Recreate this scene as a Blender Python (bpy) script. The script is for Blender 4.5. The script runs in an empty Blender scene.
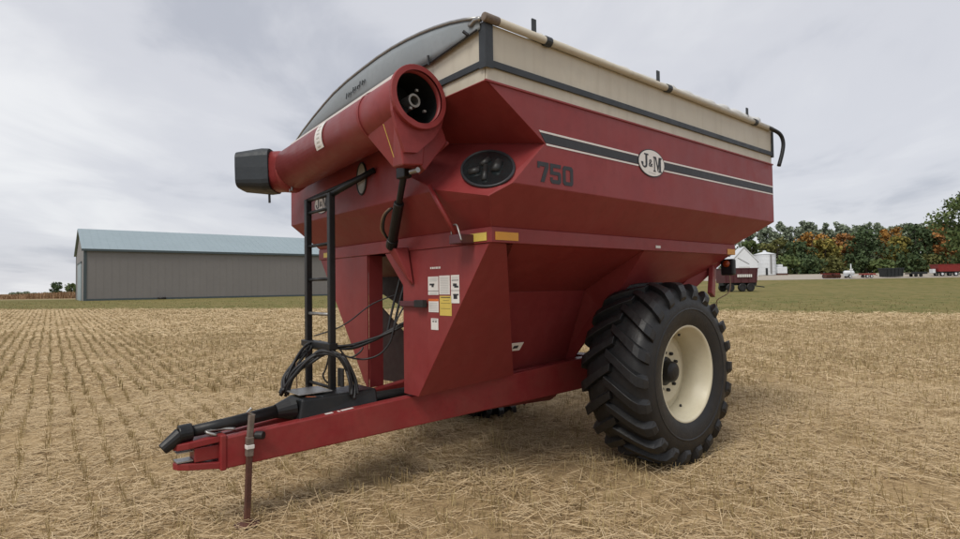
import bpy, bmesh, math, random
import numpy as np
from mathutils import Vector, Matrix
random.seed(7); rng = np.random.default_rng(7)
S = bpy.context.scene; COL = S.collection
# ------------------------------------------------------------------ camera
F_PX, PITCH, ROLL, CAM_H = 570.0, math.radians(1.76), math.radians(.85), 1.71
fwd = Vector((0, math.cos(PITCH), math.sin(PITCH))); r0 = Vector((1, 0, 0)); u0 = r0.cross(fwd)
rt = r0*math.cos(ROLL) - u0*math.sin(ROLL); up = r0*math.sin(ROLL) + u0*math.cos(ROLL)
cd = bpy.data.cameras.new('camera'); cam = bpy.data.objects.new('camera', cd); COL.objects.link(cam)
M4 = Matrix.Identity(4)
for i in range(3): M4[i][0] = rt[i]; M4[i][1] = up[i]; M4[i][2] = -fwd[i]
M4[2][3] = CAM_H; cam.matrix_world = M4
cd.sensor_width = 36; cd.sensor_fit = 'HORIZONTAL'; cd.lens = F_PX/960*36; cd.clip_end = 6000
S.camera = cam
# ------------------------------------------------------------------ sky, sun, exposure
SUN_AZ, SUN_EL = math.radians(-148), math.radians(52)      # azimuth from +Y towards +X
W = bpy.data.worlds.new('World'); S.world = W; W.use_nodes = True
nt = W.node_tree; nt.nodes.clear(); N = nt.nodes.new; L = nt.links.new
out = N('ShaderNodeOutputWorld'); bg = N('ShaderNodeBackground'); bg.inputs[1].default_value = .1
sky = N('ShaderNodeTexSky'); sky.sky_type = 'NISHITA'; sky.sun_disc = False
sky.sun_elevation = SUN_EL; sky.sun_rotation = SUN_AZ
tc = N('ShaderNodeTexCoord'); sep = N('ShaderNodeSeparateXYZ'); L(tc.outputs['Generated'], sep.inputs[0])
def wm(op, a, b=None):
    n = N('ShaderNodeMath'); n.operation = op
    for i, v in enumerate((a, b)):
        if v is None: continue
        if isinstance(v, (int, float)): n.inputs[i].default_value = v
        else: L(v, n.inputs[i])
    return n.outputs[0]
zc = wm('ADD', wm('ABSOLUTE', sep.outputs[2]), .16)
cmb = N('ShaderNodeCombineXYZ'); L(wm('DIVIDE', sep.outputs[0], zc), cmb.inputs[0]); L(wm('DIVIDE', sep.outputs[1], zc), cmb.inputs[1])
def wnoise(scale, detail, rough, off, dist=0):
    mp = N('ShaderNodeMapping'); mp.inputs['Location'].default_value = off; mp.inputs['Scale'].default_value = (1, .62, 1)
    L(cmb.outputs[0], mp.inputs[0])
    n = N('ShaderNodeTexNoise'); n.inputs['Scale'].default_value = scale; n.inputs['Detail'].default_value = detail
    n.inputs['Roughness'].default_value = rough; n.inputs['Distortion'].default_value = dist
    L(mp.outputs[0], n.inputs['Vector']); return n.outputs[0]
n1 = wnoise(.42, 5, .52, (7.3, 2.2, 0), .3); n2 = wnoise(1.5, 6, .55, (1, 4, 2), .6)
mixn = wm('ADD', wm('MULTIPLY', n1, .68), wm('MULTIPLY', n2, .32))
cr = N('ShaderNodeValToRGB'); L(mixn, cr.inputs[0])
cr.color_ramp.interpolation = 'EASE'
e = cr.color_ramp.elements; e[0].position = .42; e[0].color = (.55, .57, .635, 1); e[1].position = .64; e[1].color = (.95, .955, .97, 1)
m = cr.color_ramp.elements.new(.5); m.color = (.735, .745, .795, 1)
sc = N('ShaderNodeVectorMath'); sc.operation = 'SCALE'; sc.inputs['Scale'].default_value = 6.7; L(cr.outputs[0], sc.inputs[0])
mx = N('ShaderNodeMix'); mx.data_type = 'RGBA'; mx.inputs[0].default_value = .93
L(sky.outputs[0], mx.inputs[6]); L(sc.outputs[0], mx.inputs[7]); L(mx.outputs[2], bg.inputs[0]); L(bg.outputs[0], out.inputs[0])
sd = bpy.data.lights.new('sun', 'SUN'); sd.energy = 1.5; sd.angle = math.radians(24); sd.color = (1, .955, .88)
sun = bpy.data.objects.new('sun', sd); COL.objects.link(sun)
to_sun = Vector((math.sin(SUN_AZ)*math.cos(SUN_EL), math.cos(SUN_AZ)*math.cos(SUN_EL), math.sin(SUN_EL)))
sun.rotation_euler = to_sun.to_track_quat('Z', 'Y').to_euler(); sun.location = to_sun*50
vs = S.view_settings; vs.view_transform = 'Standard'; vs.look = 'None'; vs.exposure = 0.49; vs.gamma = 1; vs.use_curve_mapping = False
S.render.engine = 'CYCLES'

# ------------------------------------------------------------------ materials
MATS = {}
def mat(name, col, rough=.6, metal=0., var=.12, vscale=3., col2=None, bump=0., bscale=40., spec=.5, dust=None, coords='Object', trans=0., coat=0., streak=None, chips=None):
    """Principled with two scales of noise on colour and roughness; dust = (colour, amount)."""
    m = bpy.data.materials.new(name); m.use_nodes = True; t = m.node_tree; b = t.nodes['Principled BSDF']
    n = t.nodes.new; l = t.links.new
    c = n('ShaderNodeTexCoord'); v = c.outputs[coords]
    def noise(s, d=5, r=.6):
        k = n('ShaderNodeTexNoise'); k.inputs['Scale'].default_value = s; k.inputs['Detail'].default_value = d; k.inputs['Roughness'].default_value = r
        l(v, k.inputs['Vector']); return k.outputs[0]
    def mixc(f, a, bb):
        k = n('ShaderNodeMix'); k.data_type = 'RGBA'
        if isinstance(f, float): k.inputs[0].default_value = f
        else: l(f, k.inputs[0])
        for i, q in ((6, a), (7, bb)):
            if isinstance(q, tuple): k.inputs[i].default_value = q if len(q) == 4 else (*q, 1)
            else: l(q, k.inputs[i])
        return k.outputs[2]
    def ramp(f, a, bb):
        k = n('ShaderNodeMapRange'); l(f, k.inputs[0]); k.inputs[1].default_value = a; k.inputs[2].default_value = bb; return k.outputs[0]
    lo = tuple(x*(1-var) for x in col); hi = col2 if col2 else tuple(min(1, x*(1+var)) for x in col)
    o = mixc(ramp(noise(vscale), .3, .7), lo, hi)
    o = mixc(ramp(noise(vscale*9, 6), .45, .8), o, tuple(x*(1-var*1.1) for x in col))
    if dust: o = mixc(ramp(noise(vscale*1.7, 8, .7), .5-.0, .5+.35), o, dust[0]) if dust[1] >= 1 else mixc(_mul(t, ramp(noise(vscale*1.7, 8, .7), .35, .85), dust[1]), o, dust[0])
    if streak:
        mp = n('ShaderNodeMapping'); mp.inputs['Scale'].default_value = (9, 9, .55); l(c.outputs['Object'], mp.inputs[0])
        k = n('ShaderNodeTexNoise'); k.inputs['Scale'].default_value = 1.0; k.inputs['Detail'].default_value = 6; k.inputs['Roughness'].default_value = .65; l(mp.outputs[0], k.inputs['Vector'])
        o = mixc(_mul(t, ramp(k.outputs[0], .5, .78), streak[1]), o, streak[0])
    if chips: o = mixc(_mul(t, ramp(noise(26, 9, .75), .685, .70), .8), o, chips)
    l(o, b.inputs['Base Color'])
    rr = n('ShaderNodeMapRange'); l(noise(vscale*4), rr.inputs[0]); rr.inputs[1].default_value = .25; rr.inputs[2].default_value = .75
    rr.inputs[3].default_value = max(.03, rough-.1); rr.inputs[4].default_value = min(1, rough+.1); l(rr.outputs[0], b.inputs['Roughness'])
    b.inputs['Metallic'].default_value = metal; b.inputs['Specular IOR Level'].default_value = spec
    b.inputs['Coat Weight'].default_value = coat
    if bump:
        k = n('ShaderNodeBump'); k.inputs['Strength'].default_value = bump; k.inputs['Distance'].default_value = .02; l(noise(bscale, 4), k.inputs['Height']); l(k.outputs[0], b.inputs['Normal'])
    if trans: b.inputs['Transmission Weight'].default_value = trans
    MATS[name] = m; return m
def _mul(t, s, k):
    q = t.nodes.new('ShaderNodeMath'); q.operation = 'MULTIPLY'; t.links.new(s, q.inputs[0]); q.inputs[1].default_value = k; return q.outputs[0]
DUST = (.30, .22, .15)
mat('red', (.225, .030, .031), .42, spec=.3, var=.10, vscale=1.3, col2=(.262, .040, .041), bump=.10, bscale=1.6, chips=(.05, .03, .026), dust=(DUST, .05), streak=((.27, .075, .07), .22))
mat('red_tongue', (.235, .022, .024), .42, spec=.35, chips=(.05, .03, .026), var=.12, vscale=2.5, bump=.05, bscale=6, dust=(DUST, .16))
mat('beige', (.54, .50, .41), .5, var=.06, vscale=1.5, bump=.03, bscale=3, dust=((.34, .27, .2), .2), streak=((.30, .245, .17), .35))
mat('rim_paint', (.62, .57, .42), .42, var=.05, vscale=4, dust=((.35, .27, .18), .25))
mat('black_paint', (.008, .010, .012), .42, var=.2, vscale=4, dust=(DUST, .05), spec=.35)
mat('trim_black', (.016, .021, .026), .5, var=.15, vscale=4, dust=((.2, .2, .2), .12))
mat('rubber', (.0085, .0092, .0105), .48, var=.25, vscale=5, bump=.12, bscale=60, dust=((.10, .08, .06), .09), spec=.45)
mat('boot_rubber', (.016, .022, .028), .5, var=.2, vscale=5, bump=.08, bscale=12)
mat('tarp_grey', (.235, .265, .285), .6, var=.08, vscale=2, bump=.12, bscale=3.5, dust=((.3, .3, .3), .25))
mat('tarp_white', (.62, .62, .60), .5, var=.1, vscale=4, bump=.3, bscale=8)
mat('white_print', (.72, .70, .67), .5, var=.05, vscale=8, dust=((.45, .36, .28), .2))
mat('grey_print', (.52, .52, .50), .5, var=.06, vscale=8)
mat('yellow_print', (.62, .47, .10), .5, var=.08, vscale=8)
mat('amber_reflector', (.66, .30, .02), .35, var=.1, vscale=10)
mat('orange_print', (.62, .13, .02), .5, var=.06, vscale=8)
mat('ink', (.02, .021, .025), .5, var=.2, vscale=10)
mat('steel', (.36, .36, .35), .4, metal=.8, var=.2, vscale=12, dust=((.2, .13, .08), .35))
mat('rust', (.085, .032, .022), .75, var=.3, vscale=9, col2=(.13, .05, .03), bump=.2, bscale=60)
mat('dark_steel', (.03, .03, .03), .5, metal=.4, var=.3, vscale=8)
mat('shaded_red', (.04, .010, .012), .6, var=.2, vscale=3)  # red with the shade under the hopper put into its colour
mat('dull_rust', (.16, .125, .10), .7, var=.35, vscale=14, bump=.15, bscale=50)
mat('faded_ink', (.125, .145, .155), .6, var=.1, vscale=8)
mat('dull_metal', (.10, .105, .10), .5, var=.3, vscale=8)
mat('window_glass', (.012, .016, .017), .06, var=.3, vscale=3, spec=.6)
mat('pane_light', (.42, .43, .42), .12, var=.1, vscale=4)
mat('amber', (.30, .05, .008), .25, var=.1, vscale=10)
mat('auger_shade', (.010, .012, .012), .55, var=.3, vscale=6)  # near-black colour carries the shade inside the auger tube
mat('flighting', (.06, .032, .030), .5, var=.3, vscale=6, metal=.3)
mat('hose', (.014, .014, .015), .5, var=.2, vscale=20)
mat('cord_tan', (.20, .13, .08), .6, var=.2, vscale=20)
def ribbed(name, col, rough, scale, metal=.0):
    return mat(name, col, rough, metal=metal, var=.05, vscale=.25, dust=(tuple(x*.85 for x in col), .3))
ribbed('shed_wall', (.20, .186, .176), .55, 1); ribbed('shed_roof', (.265, .335, .36), .42, 1); ribbed('shed_trim', (.055, .075, .082), .5, 1)
mat('white_metal', (.66, .68, .70), .45, var=.06, vscale=.6)
mat('maroon', (.085, .022, .028), .5, var=.15, vscale=2)
mat('dark_box', (.012, .015, .016), .6, var=.2, vscale=2)
mat('bark', (.07, .055, .042), .9, var=.3, vscale=3, bump=.3, bscale=10)
def leafmat(name, a, b):
    m = bpy.data.materials.new(name); m.use_nodes = True; t = m.node_tree; p = t.nodes['Principled BSDF']
    g = t.nodes.new('ShaderNodeNewGeometry'); r = t.nodes.new('ShaderNodeValToRGB'); t.links.new(g.outputs['Random Per Island'], r.inputs[0])
    r.color_ramp.elements[0].color = (*a, 1); r.color_ramp.elements[1].color = (*b, 1)
    t.links.new(r.outputs[0], p.inputs['Base Color']); p.inputs['Roughness'].default_value = .75; p.inputs['Specular IOR Level'].default_value = .2
    MATS[name] = m; return m
leafmat('leaf_dark', (0.038, 0.064, 0.028), (0.09, 0.125, 0.054)); leafmat('leaf_green', (0.06, 0.095, 0.032), (0.15, 0.185, 0.068))
leafmat('leaf_grey', (0.15, 0.185, 0.125), (0.27, 0.31, 0.22)); leafmat('leaf_orange', (0.19, 0.11, 0.03), (0.5, 0.25, 0.06))
leafmat('leaf_red', (0.19, 0.095, 0.035), (0.42, 0.2, 0.065)); leafmat('leaf_yellow', (0.09, 0.1, 0.03), (0.34, 0.27, 0.065)); leafmat('leaf_olive', (0.075, 0.085, 0.026), (0.165, 0.16, 0.055))
leafmat('straw', (0.42, 0.30, 0.16), (0.69, 0.545, 0.345)); leafmat('straw_dull', (0.17, 0.11, 0.055), (0.4, 0.28, 0.14)); leafmat('stubble_stem', (0.25, 0.18, 0.08), (0.5, 0.39, 0.2))
leafmat('tall_grass', (.22, .12, .06), (.36, .24, .14)); leafmat('verge_blade', (0.13, 0.12, 0.045), (0.32, 0.255, 0.125))
leafmat('row_stem', (.24, .18, .085), (.48, .375, .20))
def groundmat(name, cols, scales, bump=.4, bscale=30, rows=None):
    m = bpy.data.materials.new(name); m.use_nodes = True; t = m.node_tree; p = t.nodes['Principled BSDF']; n = t.nodes.new; l = t.links.new
    c = n('ShaderNodeTexCoord'); prev = None
    for i, (s, col) in enumerate(zip(scales, cols[1:])):
        k = n('ShaderNodeTexNoise'); k.inputs['Scale'].default_value = s; k.inputs['Detail'].default_value = 8; k.inputs['Roughness'].default_value = .65; l(c.outputs['Object'], k.inputs['Vector'])
        r = n('ShaderNodeMapRange'); l(k.outputs[0], r.inputs[0]); r.inputs[1].default_value = .38; r.inputs[2].default_value = .64
        x = n('ShaderNodeMix'); x.data_type = 'RGBA'; l(r.outputs[0], x.inputs[0])
        if prev is None: x.inputs[6].default_value = (*cols[0], 1)
        else: l(prev, x.inputs[6])
        x.inputs[7].default_value = (*col, 1); prev = x.outputs[2]
    if rows:
        az, spacing, col, amt = rows
        mp = n('ShaderNodeMapping'); mp.inputs['Rotation'].default_value = (0, 0, az); l(c.outputs['Object'], mp.inputs[0])
        w = n('ShaderNodeTexWave'); w.wave_type = 'BANDS'; w.bands_direction = 'X'; w.inputs['Scale'].default_value = 2*math.pi/20/spacing; w.inputs['Distortion'].default_value = 1.5; w.inputs['Detail'].default_value = 3; w.inputs['Detail Scale'].default_value = 1.5
        l(mp.outputs[0], w.inputs['Vector'])
        k = n('ShaderNodeTexNoise'); k.inputs['Scale'].default_value = .35; l(c.outputs['Object'], k.inputs['Vector'])
        f = n('ShaderNodeMath'); f.operation = 'MULTIPLY'; l(w.outputs[1], f.inputs[0])
        r = n('ShaderNodeMapRange'); l(k.outputs[0], r.inputs[0]); r.inputs[1].default_value = .35; r.inputs[2].default_value = .7; r.inputs[4].default_value = amt; l(r.outputs[0], f.inputs[1])
        x = n('ShaderNodeMix'); x.data_type = 'RGBA'; l(f.outputs[0], x.inputs[0]); l(prev, x.inputs[6]); x.inputs[7].default_value = (*col, 1); prev = x.outputs[2]
    l(prev, p.inputs['Base Color']); p.inputs['Roughness'].default_value = .95; p.inputs['Specular IOR Level'].default_value = .1
    if bump:
        k = n('ShaderNodeTexNoise'); k.inputs['Scale'].default_value = bscale; k.inputs['Detail'].default_value = 5; l(c.outputs['Object'], k.inputs['Vector'])
        b = n('ShaderNodeBump'); b.inputs['Strength'].default_value = bump; b.inputs['Distance'].default_value = .05; l(k.outputs[0], b.inputs['Height']); l(b.outputs[0], p.inputs['Normal'])
    MATS[name] = m
ROW_AZ = math.radians(-37)
groundmat('field', [(.44, .31, .168), (.33, .23, .122), (.50, .375, .215), (.20, .135, .07), (.43, .31, .165)], [.22, 2.6, 5.5, 23], .5, 45, rows=(-ROW_AZ, .25, (.20, .14, .07), .7))
groundmat('grass', [(.13, .124, .036), (.215, .172, .068), (.085, .105, .026), (.22, .175, .072)], [.035, .3, 1.1], .4, 3)
groundmat('gravel', [(.36, .32, .27), (.30, .26, .21), (.42, .38, .32)], [.2, 2], .3, 8)
groundmat('far_field', [(.30, .23, .13), (.22, .18, .09), (.34, .27, .17)], [.004, .02], .0)

# ------------------------------------------------------------------ mesh helpers
def link(name, me, mname, parent=None, smooth=False, bevel=0., seg=2, solid=0.):
    o = bpy.data.objects.new(name, me); COL.objects.link(o)
    if mname: me.materials.append(MATS[mname])
    if parent: o.parent = parent
    if smooth:
        for p in me.polygons: p.use_smooth = True
    if bevel:
        b = o.modifiers.new('bevel', 'BEVEL'); b.width = bevel; b.segments = seg; b.limit_method = 'ANGLE'; b.angle_limit = math.radians(35); b.harden_normals = False
    return o
class MB:
    def __init__(s): s.v = []; s.f = []
    def add(s, v, f): k = len(s.v); s.v += [tuple(x) for x in v]; s.f += [tuple(i+k for i in q) for q in f]; return s
    def box(s, a, b):
        x0, y0, z0 = map(min, a, b); x1, y1, z1 = map(max, a, b)
        return s.add([(x0,y0,z0),(x1,y0,z0),(x1,y1,z0),(x0,y1,z0),(x0,y0,z1),(x1,y0,z1),(x1,y1,z1),(x0,y1,z1)], BOXF)
    def hexa(s, lo, hi): return s.add(list(lo)+list(hi), BOXF)      # two quads, matching order
    def prism(s, pts, d):                                            # polygon extruded by vector d
        n = len(pts); P = [Vector(p) for p in pts]; Q = [p+Vector(d) for p in P]
        return s.add(P+Q, [tuple(range(n))[::-1], tuple(range(n, 2*n))]+[(i, (i+1) % n, n+(i+1) % n, n+i) for i in range(n)])
    def tube(s, pts, r, n=10, cap=True, closed=False):
        P = [Vector(p) for p in pts]; m = len(P); R = r if hasattr(r, '__len__') else [r]*m
        rings = []; prevx = None
        for i in range(m):
            if closed: t = P[(i+1) % m]-P[i-1]
            else: t = P[min(i+1, m-1)]-P[max(i-1, 0)]
            t.normalize()
            x = prevx if prevx is not None else (Vector((0,0,1)) if abs(t.z) < .9 else Vector((1,0,0)))
            x = (x-t*x.dot(t)).normalized(); prevx = x; y = t.cross(x)
            rings.append([P[i]+(x*math.cos(a)+y*math.sin(a))*R[i] for a in [2*math.pi*k/n for k in range(n)]])
        v = [q for g in rings for q in g]; f = []
        for i in range(m if closed else m-1):
            j = (i+1) % m
            for k in range(n): f.append((i*n+k, i*n+(k+1) % n, j*n+(k+1) % n, j*n+k))
        if cap and not closed: f += [tuple(range(n))[::-1], tuple((m-1)*n+k for k in range(n))]
        return s.add(v, f)
    def lathe(s, prof, c, axis, n=32, closed=False):                 # prof: (along axis, radius)
        ax = Vector(axis).normalized(); x = ax.orthogonal().normalized(); y = ax.cross(x); c = Vector(c); m = len(prof)
        v = [c+ax*a+(x*math.cos(t)+y*math.sin(t))*r for a, r in prof for t in [2*math.pi*k/n for k in range(n)]]
        f = [(i*n+k, i*n+(k+1) % n, ((i+1) % m)*n+(k+1) % n, ((i+1) % m)*n+k) for i in range(m if closed else m-1) for k in range(n)]
        return s.add(v, f)
    def bar(s, a, b, w, h, upv=(0, 0, 1)):                            # rectangular bar from a to b
        a, b = Vector(a), Vector(b); t = (b-a).normalized(); sx = t.cross(Vector(upv)).normalized(); sz = sx.cross(t)
        q = [(-1,-1),(1,-1),(1,1),(-1,1)]
        return s.hexa([a+sx*w/2*i+sz*h/2*j for i, j in q], [b+sx*w/2*i+sz*h/2*j for i, j in q])
    def mesh(s, name='m'):
        me = bpy.data.meshes.new(name); me.from_pydata(s.v, [], s.f); me.validate()
        bm = bmesh.new(); bm.from_mesh(me); bmesh.ops.recalc_face_normals(bm, faces=bm.faces); bm.to_mesh(me); bm.free(); return me
    def build(s, name, m, parent=None, smooth=False, bevel=0., seg=2): return link(name, s.mesh(name), m, parent, smooth, bevel, seg)
BOXF = [(0,3,2,1),(4,5,6,7),(0,1,5,4),(1,2,6,5),(2,3,7,6),(3,0,4,7)]
def smooth_path(pts, k=6):
    P = [Vector(p) for p in pts]; out_ = []
    for i in range(len(P)-1):
        a = P[max(i-1,0)]; b = P[i]; c = P[i+1]; d = P[min(i+2,len(P)-1)]
        for j in range(k):
            t = j/k; out_.append(.5*((2*b)+(c-a)*t+(2*a-5*b+4*c-d)*t*t+(3*b-a-3*c+d)*t**3))
    out_.append(P[-1]); return out_
def tag(o, label, cat, group=None, kind=None):
    if label: o['label'] = label
    if cat: o['category'] = cat
    if group: o['group'] = group
    if kind: o['kind'] = kind
    return o
def thing(name, loc, rz, label, cat, group=None):
    o = bpy.data.objects.new(name, None); COL.objects.link(o); o.location = loc; o.rotation_euler = (0, 0, rz); o.empty_display_size = .3
    return tag(o, label, cat, group)
def npmesh(name, V, Fq, nper):
    """V (n,3) float, Fq (m,nper) int -> mesh, fast."""
    me = bpy.data.meshes.new(name); me.vertices.add(len(V)); me.vertices.foreach_set('co', np.ascontiguousarray(V, np.float32).ravel())
    m = len(Fq); me.loops.add(m*nper); me.loops.foreach_set('vertex_index', np.ascontiguousarray(Fq, np.int32).ravel())
    me.polygons.add(m); me.polygons.foreach_set('loop_start', np.arange(0, m*nper, nper, dtype=np.int32)); me.polygons.foreach_set('loop_total', np.full(m, nper, np.int32))
    me.update(calc_edges=True); return me

# ------------------------------------------------------------------ terrain
def sst(a, b, t): t = np.clip((np.asarray(t, float)-a)/(b-a), 0, 1); return t*t*(3-2*t)
def hgt(x, y): return .66*sst(12, 75, y) + 3.0*sst(10, 40, x)*sst(62, 140, y)
def hz(x, y): return float(hgt(x, y))
BX = np.array([-400, -41.7, -25.2, -12.6, 14.1, 18.3, 21.7, 60]); BY = np.array([140, 49.6, 43.6, 40.9, 31.1, 28.5, 26.5, 8.])   # edge of the stubble
def edge_y(x): return np.interp(x, BX, BY)
def sheet(name, xs, y0f, y1f, ny, dz, m, power=1.0):
    xs = np.asarray(xs, float); nx = len(xs); V = []
    for j in range(ny+1):
        t = (j/ny)**power; y = y0f(xs)*(1-t)+y1f(xs)*t; V.append(np.stack([xs, y, hgt(xs, y)+dz], 1))
    V = np.concatenate(V); Fq = [(j*nx+i, j*nx+i+1, (j+1)*nx+i+1, (j+1)*nx+i) for j in range(ny) for i in range(nx-1)]
    me = npmesh(name, V, np.array(Fq), 4); o = link(name, me, m, smooth=True); o['kind'] = 'structure'; return o
xs_far = np.concatenate([np.linspace(-3000, -420, 14), np.linspace(-400, 400, 161), np.linspace(420, 3000, 14)])
cst = lambda c: (lambda x: np.full_like(x, c))
sheet('ground', xs_far, cst(-60.), cst(4000.), 220, -.02, 'far_field', 2.4)
xs = np.linspace(-90, 70, 161)
wob = lambda x: .5*np.sin(x*.7)+.35*np.sin(x*1.9+1)+.2*np.sin(x*4.1)
sheet('stubble_field', xs, cst(-12.), lambda x: edge_y(x)+wob(x), 90, 0., 'field')
sheet('grass_field', np.linspace(-200, 200, 241), lambda x: edge_y(x)+wob(x)-.3, lambda x: np.where(x > 6, 118., 98.), 60, -.006, 'grass')
xr = np.linspace(40, 150, 56)
sheet('gravel_yard', xr, cst(101.), cst(126.), 24, .02, 'gravel')
# ------------------------------------------------------------------ the grain cart (local x forward to the hitch, y to its left side, z up)
CART = thing('grain_cart', (0.868, 6.605, 0), math.atan2(-.6468, -.7627), 'large faded red grain cart with cream top rails standing on the stubble', 'grain cart')
def panel(name, pts, m='red', t=.012, inner=(0, 0, 2.4), parent=CART, bevel=.003, flip=False):
    """A sheet-metal panel: polygon given at its outer face, thickness towards 'inner'."""
    P = [Vector(p) for p in pts]; n = Vector((0, 0, 0)); c = sum(P, Vector())/len(P)
    for i in range(len(P)): n += (P[i]-c).cross(P[(i+1) % len(P)]-c)
    n.normalize(); d = n if n.dot(Vector(inner)-c) > 0 else -n
    if flip: d = -d
    mb = MB(); nn = len(P); Q = [p+d*t for p in P]
    if nn == 4: mb.prism(P, d*t)
    else: mb.prism(P, d*t)
    return mb.build(name, m, parent, bevel=bevel)
XF, XR, WY = 2.46, -1.96, 1.65
ZT, ZR, ZC = 3.475, 3.09, 2.415
A = (XF, WY, ZR); N1 = (1.90, WY, 2.745); N2 = (2.23, WY, 2.425); N3 = (2.388, 1.578, 2.330); N4 = (XF, 1.08, 2.432); N5 = (XF, .55, 2.66); N7 = (2.188, .55, 2.923)
G3 = (XF, .55, ZR); B1 = (2.23, 1.42, 2.14); B2 = (2.23, -1.42, 2.14); RB1 = (-1.43, 1.42, 2.14); RB2 = (-1.43, -1.42, 2.14)
FC = (XF, -1.65, ZC); RC1 = (XR, WY, ZC); RC2 = (XR, -WY, ZC)
panel('side_panel', [A, N1, N2, RC1, (XR, WY, ZR)])
panel('side_panel', [(XF, -WY, ZR), FC, RC2, (XR, -WY, ZR)])
panel('front_panel', [G3, N5, N4, FC, (XF, -WY, ZR)])
panel('rear_panel', [(XR, WY, ZR), RC1, RC2, (XR, -WY, ZR)])
o = panel('corner_overhang', [A, G3, N7, N1], inner=(2.1, 1.2, 3.2)); o['label'] = 'shaded overhanging corner panel above the oval window'
# window facet of the corner: triangles around a slightly folded sheet
mb = MB(); P = [N1, N2, N3, N4, N5, N7]; d = Vector((-.64, -.28, -.67))*.012
mb.add([Vector(p) for p in P]+[Vector(p)+d for p in P], [(0,1,2),(0,2,3),(0,3,5),(3,4,5),(6,8,7),(6,9,8),(6,11,9),(9,11,10)]+[(i, (i+1) % 6, 6+(i+1) % 6, 6+i) for i in range(6)])
corner = mb.build('corner_panel', 'red', CART)
panel('corner_cheek', [G3, N5, N7], inner=(2.2, 0, 2.8))
panel('slope_panel', [N2, RC1, RB1, B1, N3]); panel('slope_panel', [FC, RC2, RB2, B2])
panel('slope_panel', [N3, N4, FC, B2, B1]); panel('slope_panel', [RC1, RC2, RB2, RB1])
# corner post between front slope and side slope (the seam under the window)
MB().tube([(2.393, 1.582, 2.330), (2.236, 1.426, 2.14)], .006, 6).build('seam', 'red', CART)
# band round the bottom of the box, slightly proud
def band(a, b, nrm):
    a, b, n = Vector(a), Vector(b), Vector(nrm)*.012
    mb = MB(); mb.hexa([a+n, b+n, b-n*2, a-n*2], [p+Vector((0, 0, -.112)) for p in (a+n, b+n, b-n*2, a-n*2)]); return mb.build('band', 'red', CART, bevel=.004)
band((2.24, 1.42, 2.142), (-1.44, 1.42, 2.142), (0, 1, 0)); band((2.24, -1.42, 2.142), (-1.44, -1.42, 2.142), (0, -1, 0))
band((2.23, -1.405, 2.1415), (2.23, 1.405, 2.1415), (1, 0, 0)); band((-1.43, -1.405, 2.1415), (-1.43, 1.405, 2.1415), (-1, 0, 0))
# lower front: two legs of the support wall with the opening between them, folded edges
fx = 2.232
def wallpart(pts, name='front_leg_panel'):
    return MB().prism([(fx, y, z) for y, z in pts], (-.014, 0, 0)).build(name, 'red', CART, bevel=.003)
wallpart([(-.05, 2.028), (1.40, 2.028), (.47, .80), (.25, .80), (.25, 1.735)])
wallpart([(-1.40, 2.028), (-.38, 2.028), (-.38, .77), (-.33-.08, .77)])
MB().box((fx-.014, -.379, .77), (fx-.16, -.367, 2.027)).build('leg_flange', 'red', CART, bevel=.002)
MB().box((fx-.014, .249, .80), (fx-.16, .237, 1.735)).build('leg_flange', 'red', CART, bevel=.002)
MB().hexa([(fx-.014, .249, 1.735), (fx-.14, .249, 1.735), (fx-.14, -.05, 2.027), (fx-.014, -.05, 2.027)], [(fx-.014, .24, 1.725), (fx-.14, .24, 1.725), (fx-.14, -.06, 2.017), (fx-.014, -.06, 2.017)]).build('leg_flange', 'red', CART)
for sgn in (1, -1):
    panel('side_gusset', [(2.22, sgn*1.398, 2.028), (2.22, sgn*.47, .80), (1.18 if sgn > 0 else 2.05, sgn*.52, .87), (2.06, sgn*1.395, 2.028)], inner=(1.6, 0, 1.6))
    panel('funnel_side', [(1.98, sgn*1.38, 2.03), (1.55, sgn*.66, 1.66), (.28, sgn*.66, 1.66), (.30, sgn*1.38, 2.03)], inner=(1, 0, 2.6))
    panel('funnel_side', [(1.55, sgn*.66, 1.66), (1.15, sgn*.28, .76), (.25, sgn*.28, .72), (.28, sgn*.66, 1.66)], inner=(1, 0, 1.4))
    panel('funnel_side', [(.30, sgn*1.40, 2.03), (.20, sgn*.86, 1.42), (-.72, sgn*.90, 1.55), (-1.41, sgn*1.40, 2.03)], inner=(-.5, 0, 2.2))
    panel('funnel_web', [(.30, sgn*1.40, 2.03), (.20, sgn*.86, 1.42), (.25, sgn*.28, .72), (.28, sgn*.60, 1.72), (.30, sgn*1.30, 2.02)], inner=(-1, 0, 1.5))
panel('funnel_rear', [(.22, .85, 1.40), (.22, -.85, 1.40), (.26, -.30, .72), (.26, .30, .72)], inner=(1.2, 0, 1.6))
panel('funnel_rear', [(-1.41, 1.39, 2.03), (-.72, .90, 1.55), (-.72, -.90, 1.55), (-1.41, -1.39, 2.03)], inner=(-.3, 0, 2.3))
panel('funnel_floor', [(-.72, .90, 1.55), (.22, .86, 1.41), (.22, -.86, 1.41), (-.72, -.90, 1.55)], inner=(-.3, 0, 2.3))
panel('funnel_front', [(1.98, 1.37, 2.03), (1.98, -1.37, 2.03), (1.55, -.66, 1.66), (1.55, .66, 1.66)], inner=(1, 0, 2.6))
panel('funnel_front', [(1.55, .66, 1.66), (1.55, -.66, 1.66), (1.15, -.28, .76), (1.15, .28, .76)], inner=(.6, 0, 1.4))
MB().tube([(1.3, 0, .70), (.2, 0, .66)], .24, 16).build('sump', 'red', CART, smooth=False, bevel=.01)
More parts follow.
